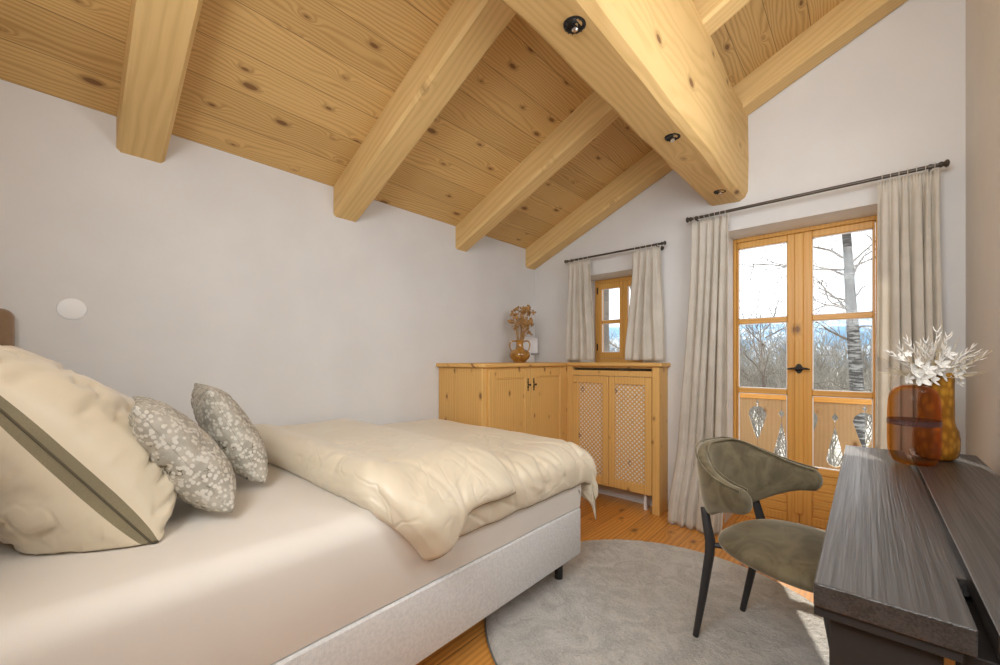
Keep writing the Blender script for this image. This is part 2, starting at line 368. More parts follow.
# ---------------------------------------------------------------- roof beams
def rafter(y0, y1, label, x1=R, dp_=.178):
    t = thing('rafter_beam', label, 'beam', (0, (y0+y1)/2, 2.1), 'sloping rafters under the ceiling')
    n = 60; rnd = random.Random(int(y0*100)); ph = rnd.random()*9
    bm = B(); rings = []
    for i in range(n+1):
        x = -.0+i/n*x1; e = .004*noise.noise(Vector((x*1.5, ph, 0))); e2 = .004*noise.noise(Vector((x*1.5, ph, 5)))
        zb = cz(x)-dp_+e; zt = cz(x)+.01; c = .014
        rings.append([bm.verts.new(p) for p in ((x, y0+e2, zt), (x, y0+e2, zb+c), (x, y0+e2+c, zb), (x, y1+e-c, zb), (x, y1+e, zb+c), (x, y1+e, zt))])
    for a, b in zip(rings, rings[1:]):
        for k in range(6): bm.faces.new((a[k], a[(k+1) % 6], b[(k+1) % 6], b[k]))
    bm.faces.new(rings[0]); bm.faces.new(rings[-1])
    # local frame tilted along the slope so that the grain runs along the beam
    o = obj('timber', bm, 'beam_x', t); return t
rafter(.185, .345, 'pine rafter nearest the bed pillows, first from the left', dp_=.150)
rafter(1.14, 1.297, 'pine rafter crossing above the middle of the bed, second from the left')
rafter(2.12, 2.25, 'pine rafter over the end of the bed, third from the left')
rafter(3.0, 3.148, 'pine rafter running along the top of the window wall')
t = thing('ridge_beam', 'thick hewn pine purlin crossing under the rafters, with recessed spotlights', 'beam', (1.665, 1.3, 2.4))
BX0, BX1 = 1.540, 1.792
bm = B(); n = 110; rings = []
for i in range(n+1):
    y = YB+(W-YB)*i/n
    e = .016*noise.noise(Vector((y*2.2, 1, 0)))+.008*noise.noise(Vector((y*6, 3, 0))); e2 = .010*noise.noise(Vector((y*2, 7, 0))); e3 = .007*noise.noise(Vector((y*3, 17, 0)))
    endc = -.10*smooth((y-2.72)/.43)*0
    zb = 2.236+e3*.35; x0 = BX0+e; x1 = BX1+e2
    prof = [(x0, cz(x0)-.16), (x0, zb+.10), (x0+.012, zb+.022), (x0+.035, zb), (x1-.05, zb-.012), (x1-.018, zb+.006), (x1, zb+.045), (x1+.004, zb+.25), (x1, cz(x1)-.16)]
    rings.append([bm.verts.new((px, y, pz)) for px, pz in prof])
K = len(rings[0])
for a, b in zip(rings, rings[1:]):
    for k in range(K): bm.faces.new((a[k], a[(k+1) % K], b[(k+1) % K], b[k]))
bm.faces.new(rings[0]); bm.faces.new(rings[-1])
obj('timber', bm, 'beam_y', t, smooth=.5)
spot_lab = ['black ringed spotlight in the big beam at the top edge of the photo', 'black ringed spotlight halfway along the visible underside of the big beam', 'black ringed spotlight near the wall end of the big beam']
sp0 = None
for y, lab in zip((1.13, 2.02, 2.88), spot_lab):
    if sp0 is None:
        s = thing('recessed_spotlight', lab, 'spotlight', (1.690, y, 2.236), 'recessed spotlights in the big beam'); sp0 = s; z = 2.236
        bm = B(); lathe(bm, 1.69, y, [(.0, z-.009), (.022, z-.009), (.026, z-.011), (.030, z-.013), (.036, z-.010), (.0385, z-.002), (.0385, z+.012)], 36)
        for k in range(14):
            a = 2*PI*k/14; tube(bm, [(1.69+.0255*math.cos(a), y+.0255*math.sin(a), z-.014), (1.69+.035*math.cos(a+.12), y+.035*math.sin(a+.12), z-.013)], .0016, 5)
        obj('ring', bm, 'iron', s, smooth=.6)
        obj('bulb', lathe(B(), 1.69, y, [(0, z-.030), (.006, z-.030), (.010, z-.026), (.011, z-.010), (.011, z)], 20), 'chrome', s, smooth=.6)
    else:
        s = sp0.copy(); C.objects.link(s); s.location = (1.690, y, 2.236); s['label'] = lab
        for ch in list(sp0.children):
            c = ch.copy(); C.objects.link(c); c.parent = s

# ---------------------------------------------------------------- glass door
t = thing('door_1', None, None, (2.05, 3.43, 0)); t['kind'] = 'structure'
Y0, Y1 = 3.40, 3.46
def frame(bm, x0, x1, z0, z1, wl, wt, wb, y0, y1, wr=None, bev=.004):
    wr = wl if wr is None else wr
    box(bm, x0, x0+wl, y0, y1, z0, z1, bev, 1); box(bm, x1-wr, x1, y0, y1, z0, z1, bev, 1)
    box(bm, x0+wl, x1-wr, y0+.001, y1-.001, z1-wt, z1, bev, 1); box(bm, x0+wl, x1-wr, y0+.001, y1-.001, z0, z0+wb, bev, 1)
bm = B(); frame(bm, DX0, DX1, 0, DZ1, .022, .028, .03, Y0-.004, Y1+.02); obj('door_frame', bm, 'door_ZX', t)
for side, (x0, x1) in enumerate(((DX0+.024, 2.049), (2.051, DX1-.024))):
    gx0, gx1 = (1.686, 1.983) if side == 0 else (2.120, 2.419)
    lf = obj('door_leaf', (lambda b: (frame(b, x0, x1, .032, DZ1-.03, gx0-x0, .045, .06, Y0, Y1-.005, wr=x1-gx1), b)[1])(B()), 'door_ZX', t)
    bm = B(); box(bm, gx0, gx1, Y0+.003, Y1-.01, 1.408, 1.442, .004, 1); box(bm, gx0, gx1, Y0+.003, Y1-.01, .905, .94, .004, 1); box(bm, gx0, gx1, Y0+.003, Y1-.01, .38, .425, .004, 1)
    obj('crossbar', bm, 'door_XZ', lf)
    bm = B(); 
    for k in range(5):
        z0 = .092+k*.0577; box(bm, gx0, gx1, Y0+.016, Y1-.02, z0, z0+.0567, .005, 1)
    obj('lower_panel', bm, 'door_XZ', lf)
    for z0, z1 in ((.425, .905), (.94, 1.408), (1.442, 1.96)):
        bm = B(); bw = .006
        box(bm, gx0, gx0+bw, Y0+.012, Y0+.022, z0, z1); box(bm, gx1-bw, gx1, Y0+.012, Y0+.022, z0, z1); box(bm, gx0, gx1, Y0+.012, Y0+.022, z0, z0+bw); box(bm, gx0, gx1, Y0+.012, Y0+.022, z1-bw, z1)
        bd = obj('glazing_bead', bm, 'gasket', lf)
        obj('pane', box(B(), gx0+.001, gx1-.001, Y0+.026, Y0+.030, z0+.001, z1-.001), 'glass', bd)
bm = B(); box(bm, 2.024, 2.076, Y0-.016, Y0+.001, .1, DZ1-.035, .007, 2); obj('centre_strip', bm, 'door_ZX', t)
bm = B(); hz = 1.085; hx = 2.05
lathe_pts = [(0, 0)]; 
prism(bm, [(hx+.021*math.cos(a)*(1+.12*math.cos(4*a)), Y0-.0165, hz+.033*math.sin(a)) for a in [2*PI*k/32 for k in range(32)]], (0, -.006, 0))
tube(bm, [(hx, Y0-.02, hz), (hx, Y0-.055, hz)], .008, 12)
tube(bm, [(hx-.062, Y0-.056, hz-.003), (hx-.045, Y0-.057, hz), (hx, Y0-.058, hz+.002), (hx+.045, Y0-.057, hz), (hx+.062, Y0-.056, hz-.003)], [.004, .007, .010, .007, .004], 10)
obj('door_handle', bm, 'iron', t, smooth=.6)

# ---------------------------------------------------------------- small window
t = thing('window_1', None, None, (.79, 3.43, SZ0)); t['kind'] = 'structure'
bm = B(); frame(bm, SX0, SX1, SZ0, SZ1, .03, .035, .04, 3.40, 3.46); obj('window_frame', bm, 'door_ZX', t)
mid = (SX0+SX1)/2
for x0, x1 in ((SX0+.031, mid-.001), (mid+.001, SX1-.031)):
    bm = B(); frame(bm, x0, x1, SZ0+.041, SZ1-.036, .035, .05, .055, 3.395, 3.445); box(bm, x0+.035, x1-.035, 3.40, 3.44, 1.475, 1.503, .003, 1)
    c = obj('casement', bm, 'door_ZX', t)
    for z0, z1 in ((SZ0+.096, 1.475), (1.503, SZ1-.086)):
        bm = B(); box(bm, x0+.036, x1-.036, 3.418, 3.422, z0, z1); obj('pane', bm, 'glass', c)
        b5 = .005; bm = B(); box(bm, x0+.035, x0+.035+b5, 3.408, 3.416, z0, z1); box(bm, x1-.035-b5, x1-.035, 3.408, 3.416, z0, z1); box(bm, x0+.036, x1-.036, 3.408, 3.416, z0, z0+b5); box(bm, x0+.036, x1-.036, 3.408, 3.416, z1-b5, z1)
        obj('glazing_bead', bm, 'gasket', c)
bm = B()
for z in (1.26, 1.78): tube(bm, [(SX0+.028, 3.392, z-.03), (SX0+.028, 3.392, z+.03)], .006, 10)
obj('hinge', bm, 'iron', t)

# ---------------------------------------------------------------- curtains
def rod(name, label, x0, x1, y, z, r, wall_y=W):
    t = thing(name, label, 'curtain rod', ((x0+x1)/2, y, z), 'curtain rods')
    obj('pole', tube(B(), [(x0, y, z), (x1, y, z)], r, 14), 'rodm', t, smooth=.6)
    for x, s in ((x0, -1), (x1, 1)):
        bm = B(); tube(bm, [(x-s*.006, y, z), (x, y, z), (x+s*.006, y, z), (x+s*.012, y, z), (x+s*.022, y, z), (x+s*.030, y, z), (x+s*.034, y, z)], [r, r*1.5, r*1.5, r*1.1, r*2.0, r*1.6, r*.5], 14)
        obj('finial', bm, 'rodm', t, smooth=.6)
    for x in (x0+.035, x1-.035):
        bm = B(); tube(bm, [(x, wall_y-.001, z-.01), (x, y+.012, z-.01), (x, y, z-r-.003)], .006, 8); tube(bm, [(x, wall_y-.001, z-.01), (x, wall_y-.006, z-.01)], .018, 14); tube(bm, [(x-.006, y, z), (x+.006, y, z)], r*1.35, 14)
        obj('bracket', bm, 'rodm', t, smooth=.6)
RY = 3.05
rod('curtain_rod', 'long thin bronze curtain rod above the glass door', 1.462, 2.668, RY, 2.145, .010)
rod('curtain_rod', 'short thin bronze curtain rod above the small window', .435, 1.255, RY, 2.012, .008)
def curtain(label, x0, x1, zt, zb, bx0, bx1, folds, seed, ampt=.016, ampb=.032, fwd=0., group=None, hem=.0, nrows=60, rings=7, yb=0.):
    rnd = random.Random(seed); ph = [rnd.random()*6 for _ in range(8)]
    t = thing('curtain', label, 'curtain', ((x0+x1)/2, RY, zt), group)
    def P(s, v):
        k = smooth(v*1.0)
        xl = x0+(bx0-x0)*k; xr = x1+(bx1-x1)*k
        ss = s+.018*math.sin(2*PI*s*2+ph[0]+v*1.2)*math.sin(PI*s)
        a = ampt+(ampb-ampt)*smooth(v*2.2)
        th = 2*PI*folds*ss+ph[1]+.9*math.sin(v*2.2+ph[2]+s*5)+.6*noise.noise(Vector((s*4, v*1.5, seed+7)))
        head = math.exp(-(v*(zt-zb)/.05)**2)
        y = RY+yb*smooth(v*3)-fwd*smooth((v-.75)/.25)
        a *= .75+.6*noise.noise(Vector((s*3.3, v*.8, seed+3)))
        y += a*(math.sin(th)+.35*math.sin(2*th+ph[3]+v*2))*(1-.6*head)+.007*head*math.sin(2*PI*folds*3*s)
        y += .010*noise.noise(Vector((s*5, v*4, seed)))*(v+.2)
        x = xl+(xr-xl)*s+a*.35*math.cos(th*1.+.8)*smooth(v*4)*math.sin(PI*min(1, max(0, s)))
        z = zt+(zb-zt)*v+.004*math.sin(th*2)*(1-smooth(v*12))
        return Vector((x, y, z))
    bm = B(); grid(bm, P, int(folds*16), nrows)
    obj('drape', bm, 'linen', t, smooth=True, solid=.003, recalc=False)
    for k in range(rings):
        s = (k+.5)/rings; p = P(s, .0); zr = zt+.028
        bm = B(); tube(bm, [(p.x, RY+.017*math.cos(a), zr+.017*math.sin(a)-.004) for a in [2*PI*q/14 for q in range(15)]], .0016, 5)
        tube(bm, [(p.x, RY, zr-.019), (p.x, p.y, zt-.012)], .0014, 5)
        obj('hook', bm, 'linen', t)
    return t
g = 'linen curtains'
curtain('long oatmeal linen curtain left of the glass door, pooling on the floor', 1.47, 1.700, 2.122, .004, 1.355, 1.70, 5, 3, .016, .026, .16, g, nrows=70)
curtain('long oatmeal linen curtain right of the glass door, behind the vases', 2.435, 2.665, 2.122, .006, 2.42, 2.70, 6, 8, .015, .021, .02, g, nrows=70)
curtain('short oatmeal linen curtain left of the small window', .445, .66, 1.995, 1.140, .43, .700, 4, 5, .014, .024, 0, g, nrows=36, rings=5)
curtain('short oatmeal linen curtain right of the small window', 1.030, 1.250, 1.992, 1.140, .975, 1.275, 4, 12, .014, .024, 0, g, nrows=36, rings=5)

# ---------------------------------------------------------------- corner sideboard and radiator cover
t = thing('sideboard', 'pine sideboard along the left wall with a panelled door pair facing the room', 'cabinet', (.23, 2.5, 0))
SY0, SY1, SXW, TZ = 1.955, 3.148, .465, 1.120
bm = B(); box(bm, .003, SXW-.045, SY0+.004, SY0+.024, .06, TZ-.03); box(bm, .003, .02, SY0+.02, SY1, .06, TZ-.03); box(bm, .003, SXW-.02, SY0+.02, SY1, .06, .09)
obj('body', bm, 'cab_ZX', t)
bm = B(); 
for x0, x1 in ((.003, .175), (.178, .205), (.208, .41)): box(bm, x0, x1, SY0-.004, SY0+.006, .06, TZ-.032, .0015, 1)
obj('side_panel', bm, 'cab_ZX', t)
bm = B(); box(bm, SXW-.055, SXW, SY0-.006, SY0+.035, 0, TZ-.03, .008, 2); obj('corner_post', bm, 'cab_ZX', t)
bm = B(); box(bm, SXW-.03, SXW-.004, SY0+.035, SY1-.17, TZ-.06, TZ-.03); box(bm, SXW-.03, SXW+.012, 2.927, 2.995, .06, TZ-.03); box(bm, SXW-.03, SXW-.001, SY0+.033, 2.0, .06, TZ-.03); box(bm, SXW-.03, SXW-.004, SY0+.035, 2.95, .06, .12)
obj('face_frame', bm, 'cab_ZY', t)
bm = B(); prism(bm, [(.002, SY0-.03, TZ-.03), (SXW-.01, SY0-.03, TZ-.03), (SXW+.022, SY0+.005, TZ-.03), (SXW+.022, SY1, TZ-.03), (.002, SY1, TZ-.03)], (0, 0, .03))
bmesh.ops.bevel(bm, geom=[e for e in bm.edges if abs(e.verts[0].co.z-e.verts[1].co.z) < 1e-5], offset=.010, segments=3, affect='EDGES', profile=.5)
obj('top', bm, 'cab_YX', t)
def pdoor(y0, y1, z0, z1, hy):
    bm = B(); x = SXW; st = .062
    box(bm, x-.004, x+.016, y0, y0+st, z0, z1, .003, 1); box(bm, x-.004, x+.016, y1-st, y1, z0, z1, .003, 1)
    box(bm, x-.004, x+.015, y0+st, y1-st, z1-st, z1, .003, 1); box(bm, x-.004, x+.015, y0+st, y1-st, z0, z0+st, .003, 1)
    d = obj('door', bm, 'cab_ZY', t)
    bm = B(); box(bm, x-.006, x+.009, y0+st-.001, y1-st+.001, z0+st-.001, z1-st+.001)
    a, b, c, e = y0+st+.004, y1-st-.004, z0+st+.004, z1-st-.004
    for (p, q) in (((a, c), (b, c)), ((b, c), (b, e)), ((b, e), (a, e)), ((a, e), (a, c))): tube(bm, [(x+.010, p[0], p[1]), (x+.010, q[0], q[1])], .005, 6)
    obj('door_panel', bm, 'cab_ZY', d)
    bm = B(); zc = TZ-.165
    prism(bm, [(x+.0162, hy+dy, zc+dz) for dy, dz in ((0, -.050), (.007, -.040), (.0035, -.030), (.009, -.018), (.0035, -.006), (.0035, .006), (.009, .018), (.0035, .030), (.007, .040), (0, .050), (-.007, .040), (-.0035, .030), (-.009, .018), (-.0035, .006), (-.0035, -.006), (-.009, -.018), (-.0035, -.030), (-.007, -.040))], (.003, 0, 0))
    tube(bm, [(x+.018, hy, zc), (x+.034, hy, zc), (x+.038, hy, zc), (x+.043, hy, zc)], [.004, .004, .010, .006], 10)
    obj('handle', bm, 'iron', d)
pdoor(1.995, 2.457, .125, TZ-.045, 2.425); pdoor(2.461, 2.925, .125, TZ-.045, 2.497)

RX0, RX1, RYF = .49, 1.268, 2.97
t = thing('radiator_cover', 'pine radiator cover with two woven lattice doors under the small window', 'radiator cover', (.88, 3.06, 0))
bm = B(); box(bm, RX0-.012, RX0+.045, RYF, RYF+.04, 0, TZ-.028, .004, 1); box(bm, RX1-.055, RX1, RYF, RYF+.05, 0, TZ-.028, .006, 2)
box(bm, RX0+.045, RX1-.055, RYF+.003, RYF+.025, TZ-.105, TZ-.062, .002, 1); box(bm, RX0+.045, RX1-.055, RYF+.02, RYF+.03, TZ-.042, TZ-.028)
obj('post_frame', bm, 'cab_ZX', t)
bm = B(); box(bm, RX1-.022, RX1-.002, RYF+.05, W-.002, .0, TZ-.028, .003, 1); obj('side_panel', bm, 'cab_ZY', t)
bm = B(); box(bm, RX0-.0, RX1+.022, RYF-.022, W-.001, TZ-.028, TZ+.002, .009, 3); obj('top', bm, 'cab_XY', t)
def ldoor(x0, x1, z0, z1, knob):
    st = .052; y = RYF-.002
    bm = B(); frame(bm, x0, x1, z0, z1, st, .06, .07, y, y+.022, bev=.004)
    d = obj('lattice_door', bm, 'cab_ZX', t)
    a, b, c, e = x0+st, x1-st, z0+.07, z1-.06; p = .025; wd = .0050
    bm = B()
    for sgn in (1, -1):
        yy = y+.009 if sgn > 0 else y+.013
        k = -200
        for k in range(-80, 120):
            # line x = a + k*p' + sgn*(z-c)
            off = a+k*p*math.sqrt(2)
            pts = []
            zlo, zhi = c, e
            f = (lambda z: off+(z-c)) if sgn > 0 else (lambda z: off-(z-c))
            # clip to x range
            if sgn > 0: zs, ze = max(c, c+(a-off)), min(e, c+(b-off))
            else: zs, ze = max(c, c+(off-b)), min(e, c+(off-a))
            if ze-zs < .004: continue
            P0, P1 = Vector((f(zs), yy, zs)), Vector((f(ze), yy, ze)); dr = (P1-P0).normalized(); nn = Vector((dr.z, 0, -dr.x))*wd
            prism(bm, [P0+nn, P1+nn, P1-nn, P0-nn], (0, .0035, 0))
    obj('lattice', bm, 'cab_ZX', d)
    obj('backing', box(B(), a-.01, b+.01, y+.0175, y+.0195, c-.01, e+.01), 'radiator', d)
    bm = B(); tube(bm, [(x0+.03, y, z1-.05), (x0+.03, y-.012, z1-.05), (x0+.03, y-.017, z1-.05), (x0+.03, y-.028, z1-.05)], [.006, .006, .014, .010], 12)
    if knob: obj('knob', bm, 'cab_ZX', d, smooth=.6)
    else:
        bm.free(); bm = B()
ldoor(RX0+.048, .862, .135, TZ-.108, True); ldoor(.865, RX1-.058, .135, TZ-.108, False)
t = thing('radiator', 'white ribbed radiator hidden behind the pine lattice doors', 'radiator', (.88, 3.1, .15))
bm = B()
for k in range(13): box(bm, RX0+.08+k*.048, RX0+.118+k*.048, 3.005, 3.095, .14, 1.0, .012, 2)
obj('ribs', bm, 'radiator', t); obj('bottom_pipe', box(B(), RX0+.07, RX1-.08, 3.03, 3.07, .12, .16, .01), 'radiator', t)
for xx in (RX0+.1, RX1-.14): obj('foot', box(B(), xx, xx+.02, 3.03, 3.07, 0, .13), 'radiator', t)

# ---------------------------------------------------------------- things in the corner
vx, vy, vz = .20, 2.67, TZ+.001
t = thing('amphora_vase', 'glazed ochre brown two-handled vase on the pine sideboard', 'vase', (vx, vy, vz))
prof = [(0, 0), (.050, 0), (.052, .006), (.058, .014), (.080, .035), (.090, .060), (.086, .082), (.066, .102), (.040, .113), (.032, .125), (.029, .150), (.031, .175), (.037, .186), (.036, .190), (.028, .187), (.024, .170), (.022, .130), (0, .125)]
obj('body', lathe(B(), vx, vy, [(r, vz+z) for r, z in prof], 40), 'ceramic', t, smooth=True)
hd = Vector((math.cos(math.radians(42)), math.sin(math.radians(42)), 0))
for s in (-1, 1):
    pts = []
    for k in range(13):
        a = k/12; r = [.030, .050, .066, .077, .083, .085, .0845, .083, .081, .078, .075, .071, .066][k]; z = [.176, .182, .181, .175, .165, .153, .142, .131, .120, .111, .104, .098, .094][k]
        pts.append(Vector((vx, vy, vz+z))+hd*s*r)
    obj('handle', tube(B(), pts, .0065, 10), 'ceramic', t, smooth=True)
t = thing('dried_flowers', 'bunch of ochre dried flower heads in the brown two-handled vase', 'dried flowers', (vx, vy, vz+.13))
rnd = random.Random(4); bm = B()
for k in range(44):
    a = rnd.random()*2*PI; sp = rnd.random()**.6*.105; h = .26+rnd.random()*.20-sp*.6
    tip = Vector((vx+.02+math.cos(a)*sp, vy+math.sin(a)*sp, vz+.05+h)); b0 = Vector((vx+math.cos(a)*.012, vy+math.sin(a)*.012, vz+.135))
    m = (b0+tip)/2+Vector((0, 0, .03)); tube(bm, [b0, m, tip], .0016, 5)
    bh = B()
    for q in range(7):
        c = tip+Vector([rnd.uniform(-.017, .017) for _ in range(3)]); r = bmesh.ops.create_icosphere(bh, subdivisions=1, radius=rnd.uniform(.007, .012)); bmesh.ops.translate(bh, verts=r['verts'], vec=c)
    obj('flower_head', bh, 'dried', t)
obj('stems', bm, 'dried', t)
t = thing('white_card', 'upright white card standing in the corner behind the brown vase', 'card', (.1, 3.0, TZ+.002))
def slab(bm, a, b, z0, z1, th):
    a = Vector((*a, 0)); b = Vector((*b, 0)); d = (b-a).normalized(); nn = Vector((d.y, -d.x, 0))*th
    prism(bm, [(a.x, a.y, z0), (b.x, b.y, z0), (b.x, b.y, z1), (a.x, a.y, z1)], nn)
bm = B(); slab(bm, (.015, 2.90), (.085, 3.01), TZ+.002, TZ+.235, .006); obj('sheet', bm, 'card', t)
bm = B(); slab(bm, (.085, 3.01), (.105, 3.045), TZ+.085, TZ+.225, .006); obj('side_fold', bm, 'card', t)
bm = B(); slab(bm, (.075, 2.985), (.115, 3.045), TZ+.070, TZ+.083, .012); obj('base_strip', bm, 'greyp', t)

# wall plate
t = tag(obj('wall_cover_plate', lathe(B(), 0, 0, [(0, .004), (.036, .004), (.042, .002), (.043, 0)], 40), 'white', None, smooth=.6, loc=(0, 0, 0)), 'round white cover plate on the left wall above the pillows', 'cover plate')
t.rotation_euler = (0, PI/2, 0); t.location = (.001, .055, 1.352)
# low socket beside the radiator cover
t = thing('wall_socket', 'small white socket low on the wall between lattice cover and long curtain', 'socket', (1.31, W, .30))
obj('plate', box(B(), 1.290, 1.335, W-.008, W-.001, .26, .34, .003), 'white', t); obj('insert', lathe(B(), 0, 0, [(0, .001), (.013, .001), (.016, .005)], 20), 'greyp', t, loc=None)
ins = t.children[-1]; ins.rotation_euler = (PI/2, 0, 0); ins.location = (.0025, -.009, 0)
for v in ins.data.vertices: v.co += Vector((1.31, W, .30))

# ---------------------------------------------------------------- bed
BR, BY0, BY1 = 1.297, -.24, 1.832
t = thing('bed', 'pale grey upholstered box-spring bed along the left wall', 'bed', (.65, .8, 0))
bm = B(); box(bm, .03, BR, BY0, BY1, .145, .388, .014, 3); obj('box_spring', bm, 'boucle', t, smooth=.5)
def sheet(bm):
    # a soft rounded block with slight sag and edge wrinkles
    x0, x1, y0, y1, z0, z1, r = .025, BR-.006, BY0+.005, BY1-.012, .392, .682, .065
    nx, ny = 46, 90
    def sec(p, q):
        # q: along y 0..1, p around the section from lower left to lower right
        y = y0+(y1-y0)*q
        L = [(x0, z0), (x0, z1-r)] + [(x0+r-r*math.cos(a), z1-r+r*math.sin(a)) for a in [PI/2*k/6 for k in range(1, 7)]]
        L += [(x0+r+(x1-x0-2*r)*k/24, z1) for k in range(1, 25)]
        L += [(x1-r+r*math.sin(a), z1-r+r*math.cos(a)) for a in [PI/2*k/6 for k in range(1, 7)]] + [(x1, z1-r-(z1-r-z0)*k/8) for k in range(1, 9)]
        return L, y
    rows = []
    for j in range(ny+1):
        L, y = sec(0, j/ny); e = min(1, (1-j/ny)*(y1-y0)/r); dz = -r*(1-math.sqrt(max(0, 1-(1-e)**2))) if e < 1 else 0
        row = []
        for (x, z) in L:
            zz = z+(dz if z > z0+.1 else 0)
            wv = .004*noise.noise(Vector((x*2, y*3, z*6)))+.0035*math.sin(y*2.2+z*9)*smooth((x-1.1)/.2)
            xx = x+wv*(1 if x > .6 else 0)+(.010*math.sin((z-z0)/(z1-z0)*PI)*smooth((x-1.1)/.2)); row.append(bm.verts.new((xx, y, zz+(.004*noise.noise(Vector((x*3, y*2, 3))) if z > z0+.1 else 0))))
        rows.append(row)
    for a, b in zip(rows, rows[1:]):
        for k in range(len(a)-1): bm.faces.new((a[k], a[k+1], b[k+1], b[k]))
        bm.faces.new((a[-1], a[0], b[0], b[-1]))
    bm.faces.new(rows[0]); bm.faces.new(rows[-1]); return bm
obj('mattress', sheet(B()), 'sheet', t, smooth=.9)
for x, y in ((.12, BY0+.1), (.12, BY1-.1), (BR-.09, BY0+.1), (BR-.09, BY1-.075)):
    obj('leg', tube(B(), [(x, y, .004), (x, y, .01), (x, y, .146)], [.019, .021, .022], 18), 'blackmetal', t, smooth=.6)
bm = B(); box(bm, .005, BR+.03, BY0-.115, BY0-.004, .08, 1.30, .035, 4); obj('headboard', bm, 'headb', t, smooth=.6)
bm = B(); box(bm, .004, .075, BY0-.01, -.092, .70, 1.335, .033, 5); obj('headboard_wing', bm, 'headb', t, smooth=.6)

# duvet: one shell whose head end is folded back over itself
t = thing('duvet', 'beige satin duvet spread over the foot of the bed, its head end folded over', 'duvet', (.7, 1.3, .7))
ZT = .690; XB = 1.315; YF = 1.85
def bend(s, edge, r):
    """distance s past a soft edge -> (horizontal, drop)"""
    if s < 0: return s, 0.
    L = r*PI/2
    if s < L: a = s/r; return r*math.sin(a), r*(1-math.cos(a))
    return r+(s-L)*.10, r+(s-L)*.99
yH = .705
def mid(u, q):
    """u across: 0 wall .. 1 room side; q along: 0 flap hem .. 1 foot hem"""
    # along coordinate
    Lf, rf = .52, .042; arc = PI*rf; L2 = 1.42
    tot = Lf+arc+L2; d = q*tot
    if d < Lf: y = yH+(Lf-d)*(1-.0); lift = .096; top = 1
    elif d < Lf+arc: a = (d-Lf)/rf; y = yH-rf*math.sin(a); lift = .054+.042*math.cos(a); top = .5
    else: y = yH+(d-Lf-arc); lift = .012; top = 0
    flapend = smooth((Lf-d)/.10) if d < Lf else 0
    lift -= .018*flapend if d < Lf else 0
    # hem skews: the flap and the head edge slope a little towards the head at the room side
    su = u*(1.405-(.085*smooth((Lf-d)/.25) if d < Lf else 0))
    y += .15*smooth((su-1.16)/.24)*(1-smooth((y-.7)/.45))
    xs = .03+su
    # hanging over the side
    hx, dx = bend(xs-(XB-.105), 0, .095)
    X = (XB-.105)+hx if xs > XB-.105 else xs
    hy, dy_ = bend(y-(YF-.06), 0, .08)
    Y = (YF-.06)+hy if y > YF-.06 else y
    over = lift*smooth(1.6*(1)) 
    # layer offset is outward: up on top, outward on the side
    side = smooth((xs-(XB-.14))/.16); foot = smooth((y-(YF-.1))/.16)
    z = ZT-dx-dy_*(.9)+lift*(1-side*.75)*(1-foot*.7); X += lift*side*.75; Y += lift*foot*.6
    if d < Lf+arc+.12: z -= .026*smooth((u-.86)/.14)*math.exp(-((d-Lf-arc*.5)/.10)**2)
    if dx > .02 and dy_ > .02: k = min(dx, dy_); z += k*.25; Y += k*.15; X += k*.05
    return Vector((X, Y, z)), d, xs, top
def wr(p, a, b, seed):
    v = 0
    v += .014*noise.noise(Vector((p.x*2.4, p.y*2.2, seed)))
    v += .012*noise.noise(Vector((p.x*3.0+p.y*3.5, (p.x-p.y)*.9, seed+5)))
    q = noise.noise(Vector((p.x*7+p.y*5+p.z*6, (p.x-p.y)*2., seed+9+p.z*2))); v -= .011*max(0, .13-abs(q))/.13*smooth((p.x-.75)/.4)
    q = noise.noise(Vector((p.x*4.5-p.y*8., (p.x+p.y)*2.2+p.z*4, seed+19))); v -= .008*max(0, .10-abs(q))/.10*smooth((p.x-.5)/.6)
    return v
NU, NQ = 170, 230
bm = B(); T = {}; Bt = {}
def nrm(i, j):
    e = 1e-3; u, q = i/NU, j/NQ
    a = mid(min(1, u+e), q)[0]-mid(max(0, u-e), q)[0]; b = mid(u, min(1, q+e))[0]-mid(u, max(0, q-e))[0]
    return b.cross(a).normalized() if False else a.cross(b).normalized()
for i in range(NU+1):
    for j in range(NQ+1):
        u, q = i/NU, j/NQ; p, d, xs, top = mid(u, q); n = nrm(i, j)
        eu = min(u, 1-u)*1.5; eq = min(q, 1-q)*1.85; e = min(1, min(eu, eq)/.13); prof = math.sqrt(max(0, 1-(1-e)**2))
        th = .030*prof+.0015
        # pinched, slightly gathered hem
        out = 1 if d > .58 else -1
        f = wr(p, u, q, 2.0 if top else 8.0)*(.25+.75*prof)
        if d < .58: upn = -n           # the flap: the path runs backwards, so the outer side is -n
        else: upn = n
        outer = n if n.z > -5 else n
        T[i, j] = p+n*th+ (n if d > .585 else -n)*f
        Bt[i, j] = p-n*th+(n if d > .585 else -n)*f*.6
        hemw = .010*noise.noise(Vector((p.y*9, 0, top*4)))*smooth((u-.88)/.12)+.012*noise.noise(Vector((p.x*9, 3, 0)))*smooth((q-.93)/.07)
        for D in (T, Bt): D[i, j].z += hemw; D[i, j].x = max(D[i, j].x, .006)
vt = {k: bm.verts.new(v) for k, v in T.items()}; vb = {k: bm.verts.new(v) for k, v in Bt.items()}
for i in range(NU):
    for j in range(NQ):
        bm.faces.new((vt[i, j], vt[i+1, j], vt[i+1, j+1], vt[i, j+1])); bm.faces.new((vb[i, j], vb[i, j+1], vb[i+1, j+1], vb[i+1, j]))
for i in range(NU):
    for j in (0, NQ): bm.faces.new((vt[i, j], vb[i, j], vb[i+1, j], vt[i+1, j]))
for j in range(NQ):
    for i in (0, NU): bm.faces.new((vt[i, j], vt[i, j+1], vb[i, j+1], vb[i, j]))
obj('cover', bm, 'satin', t, smooth=True)
bm = B()
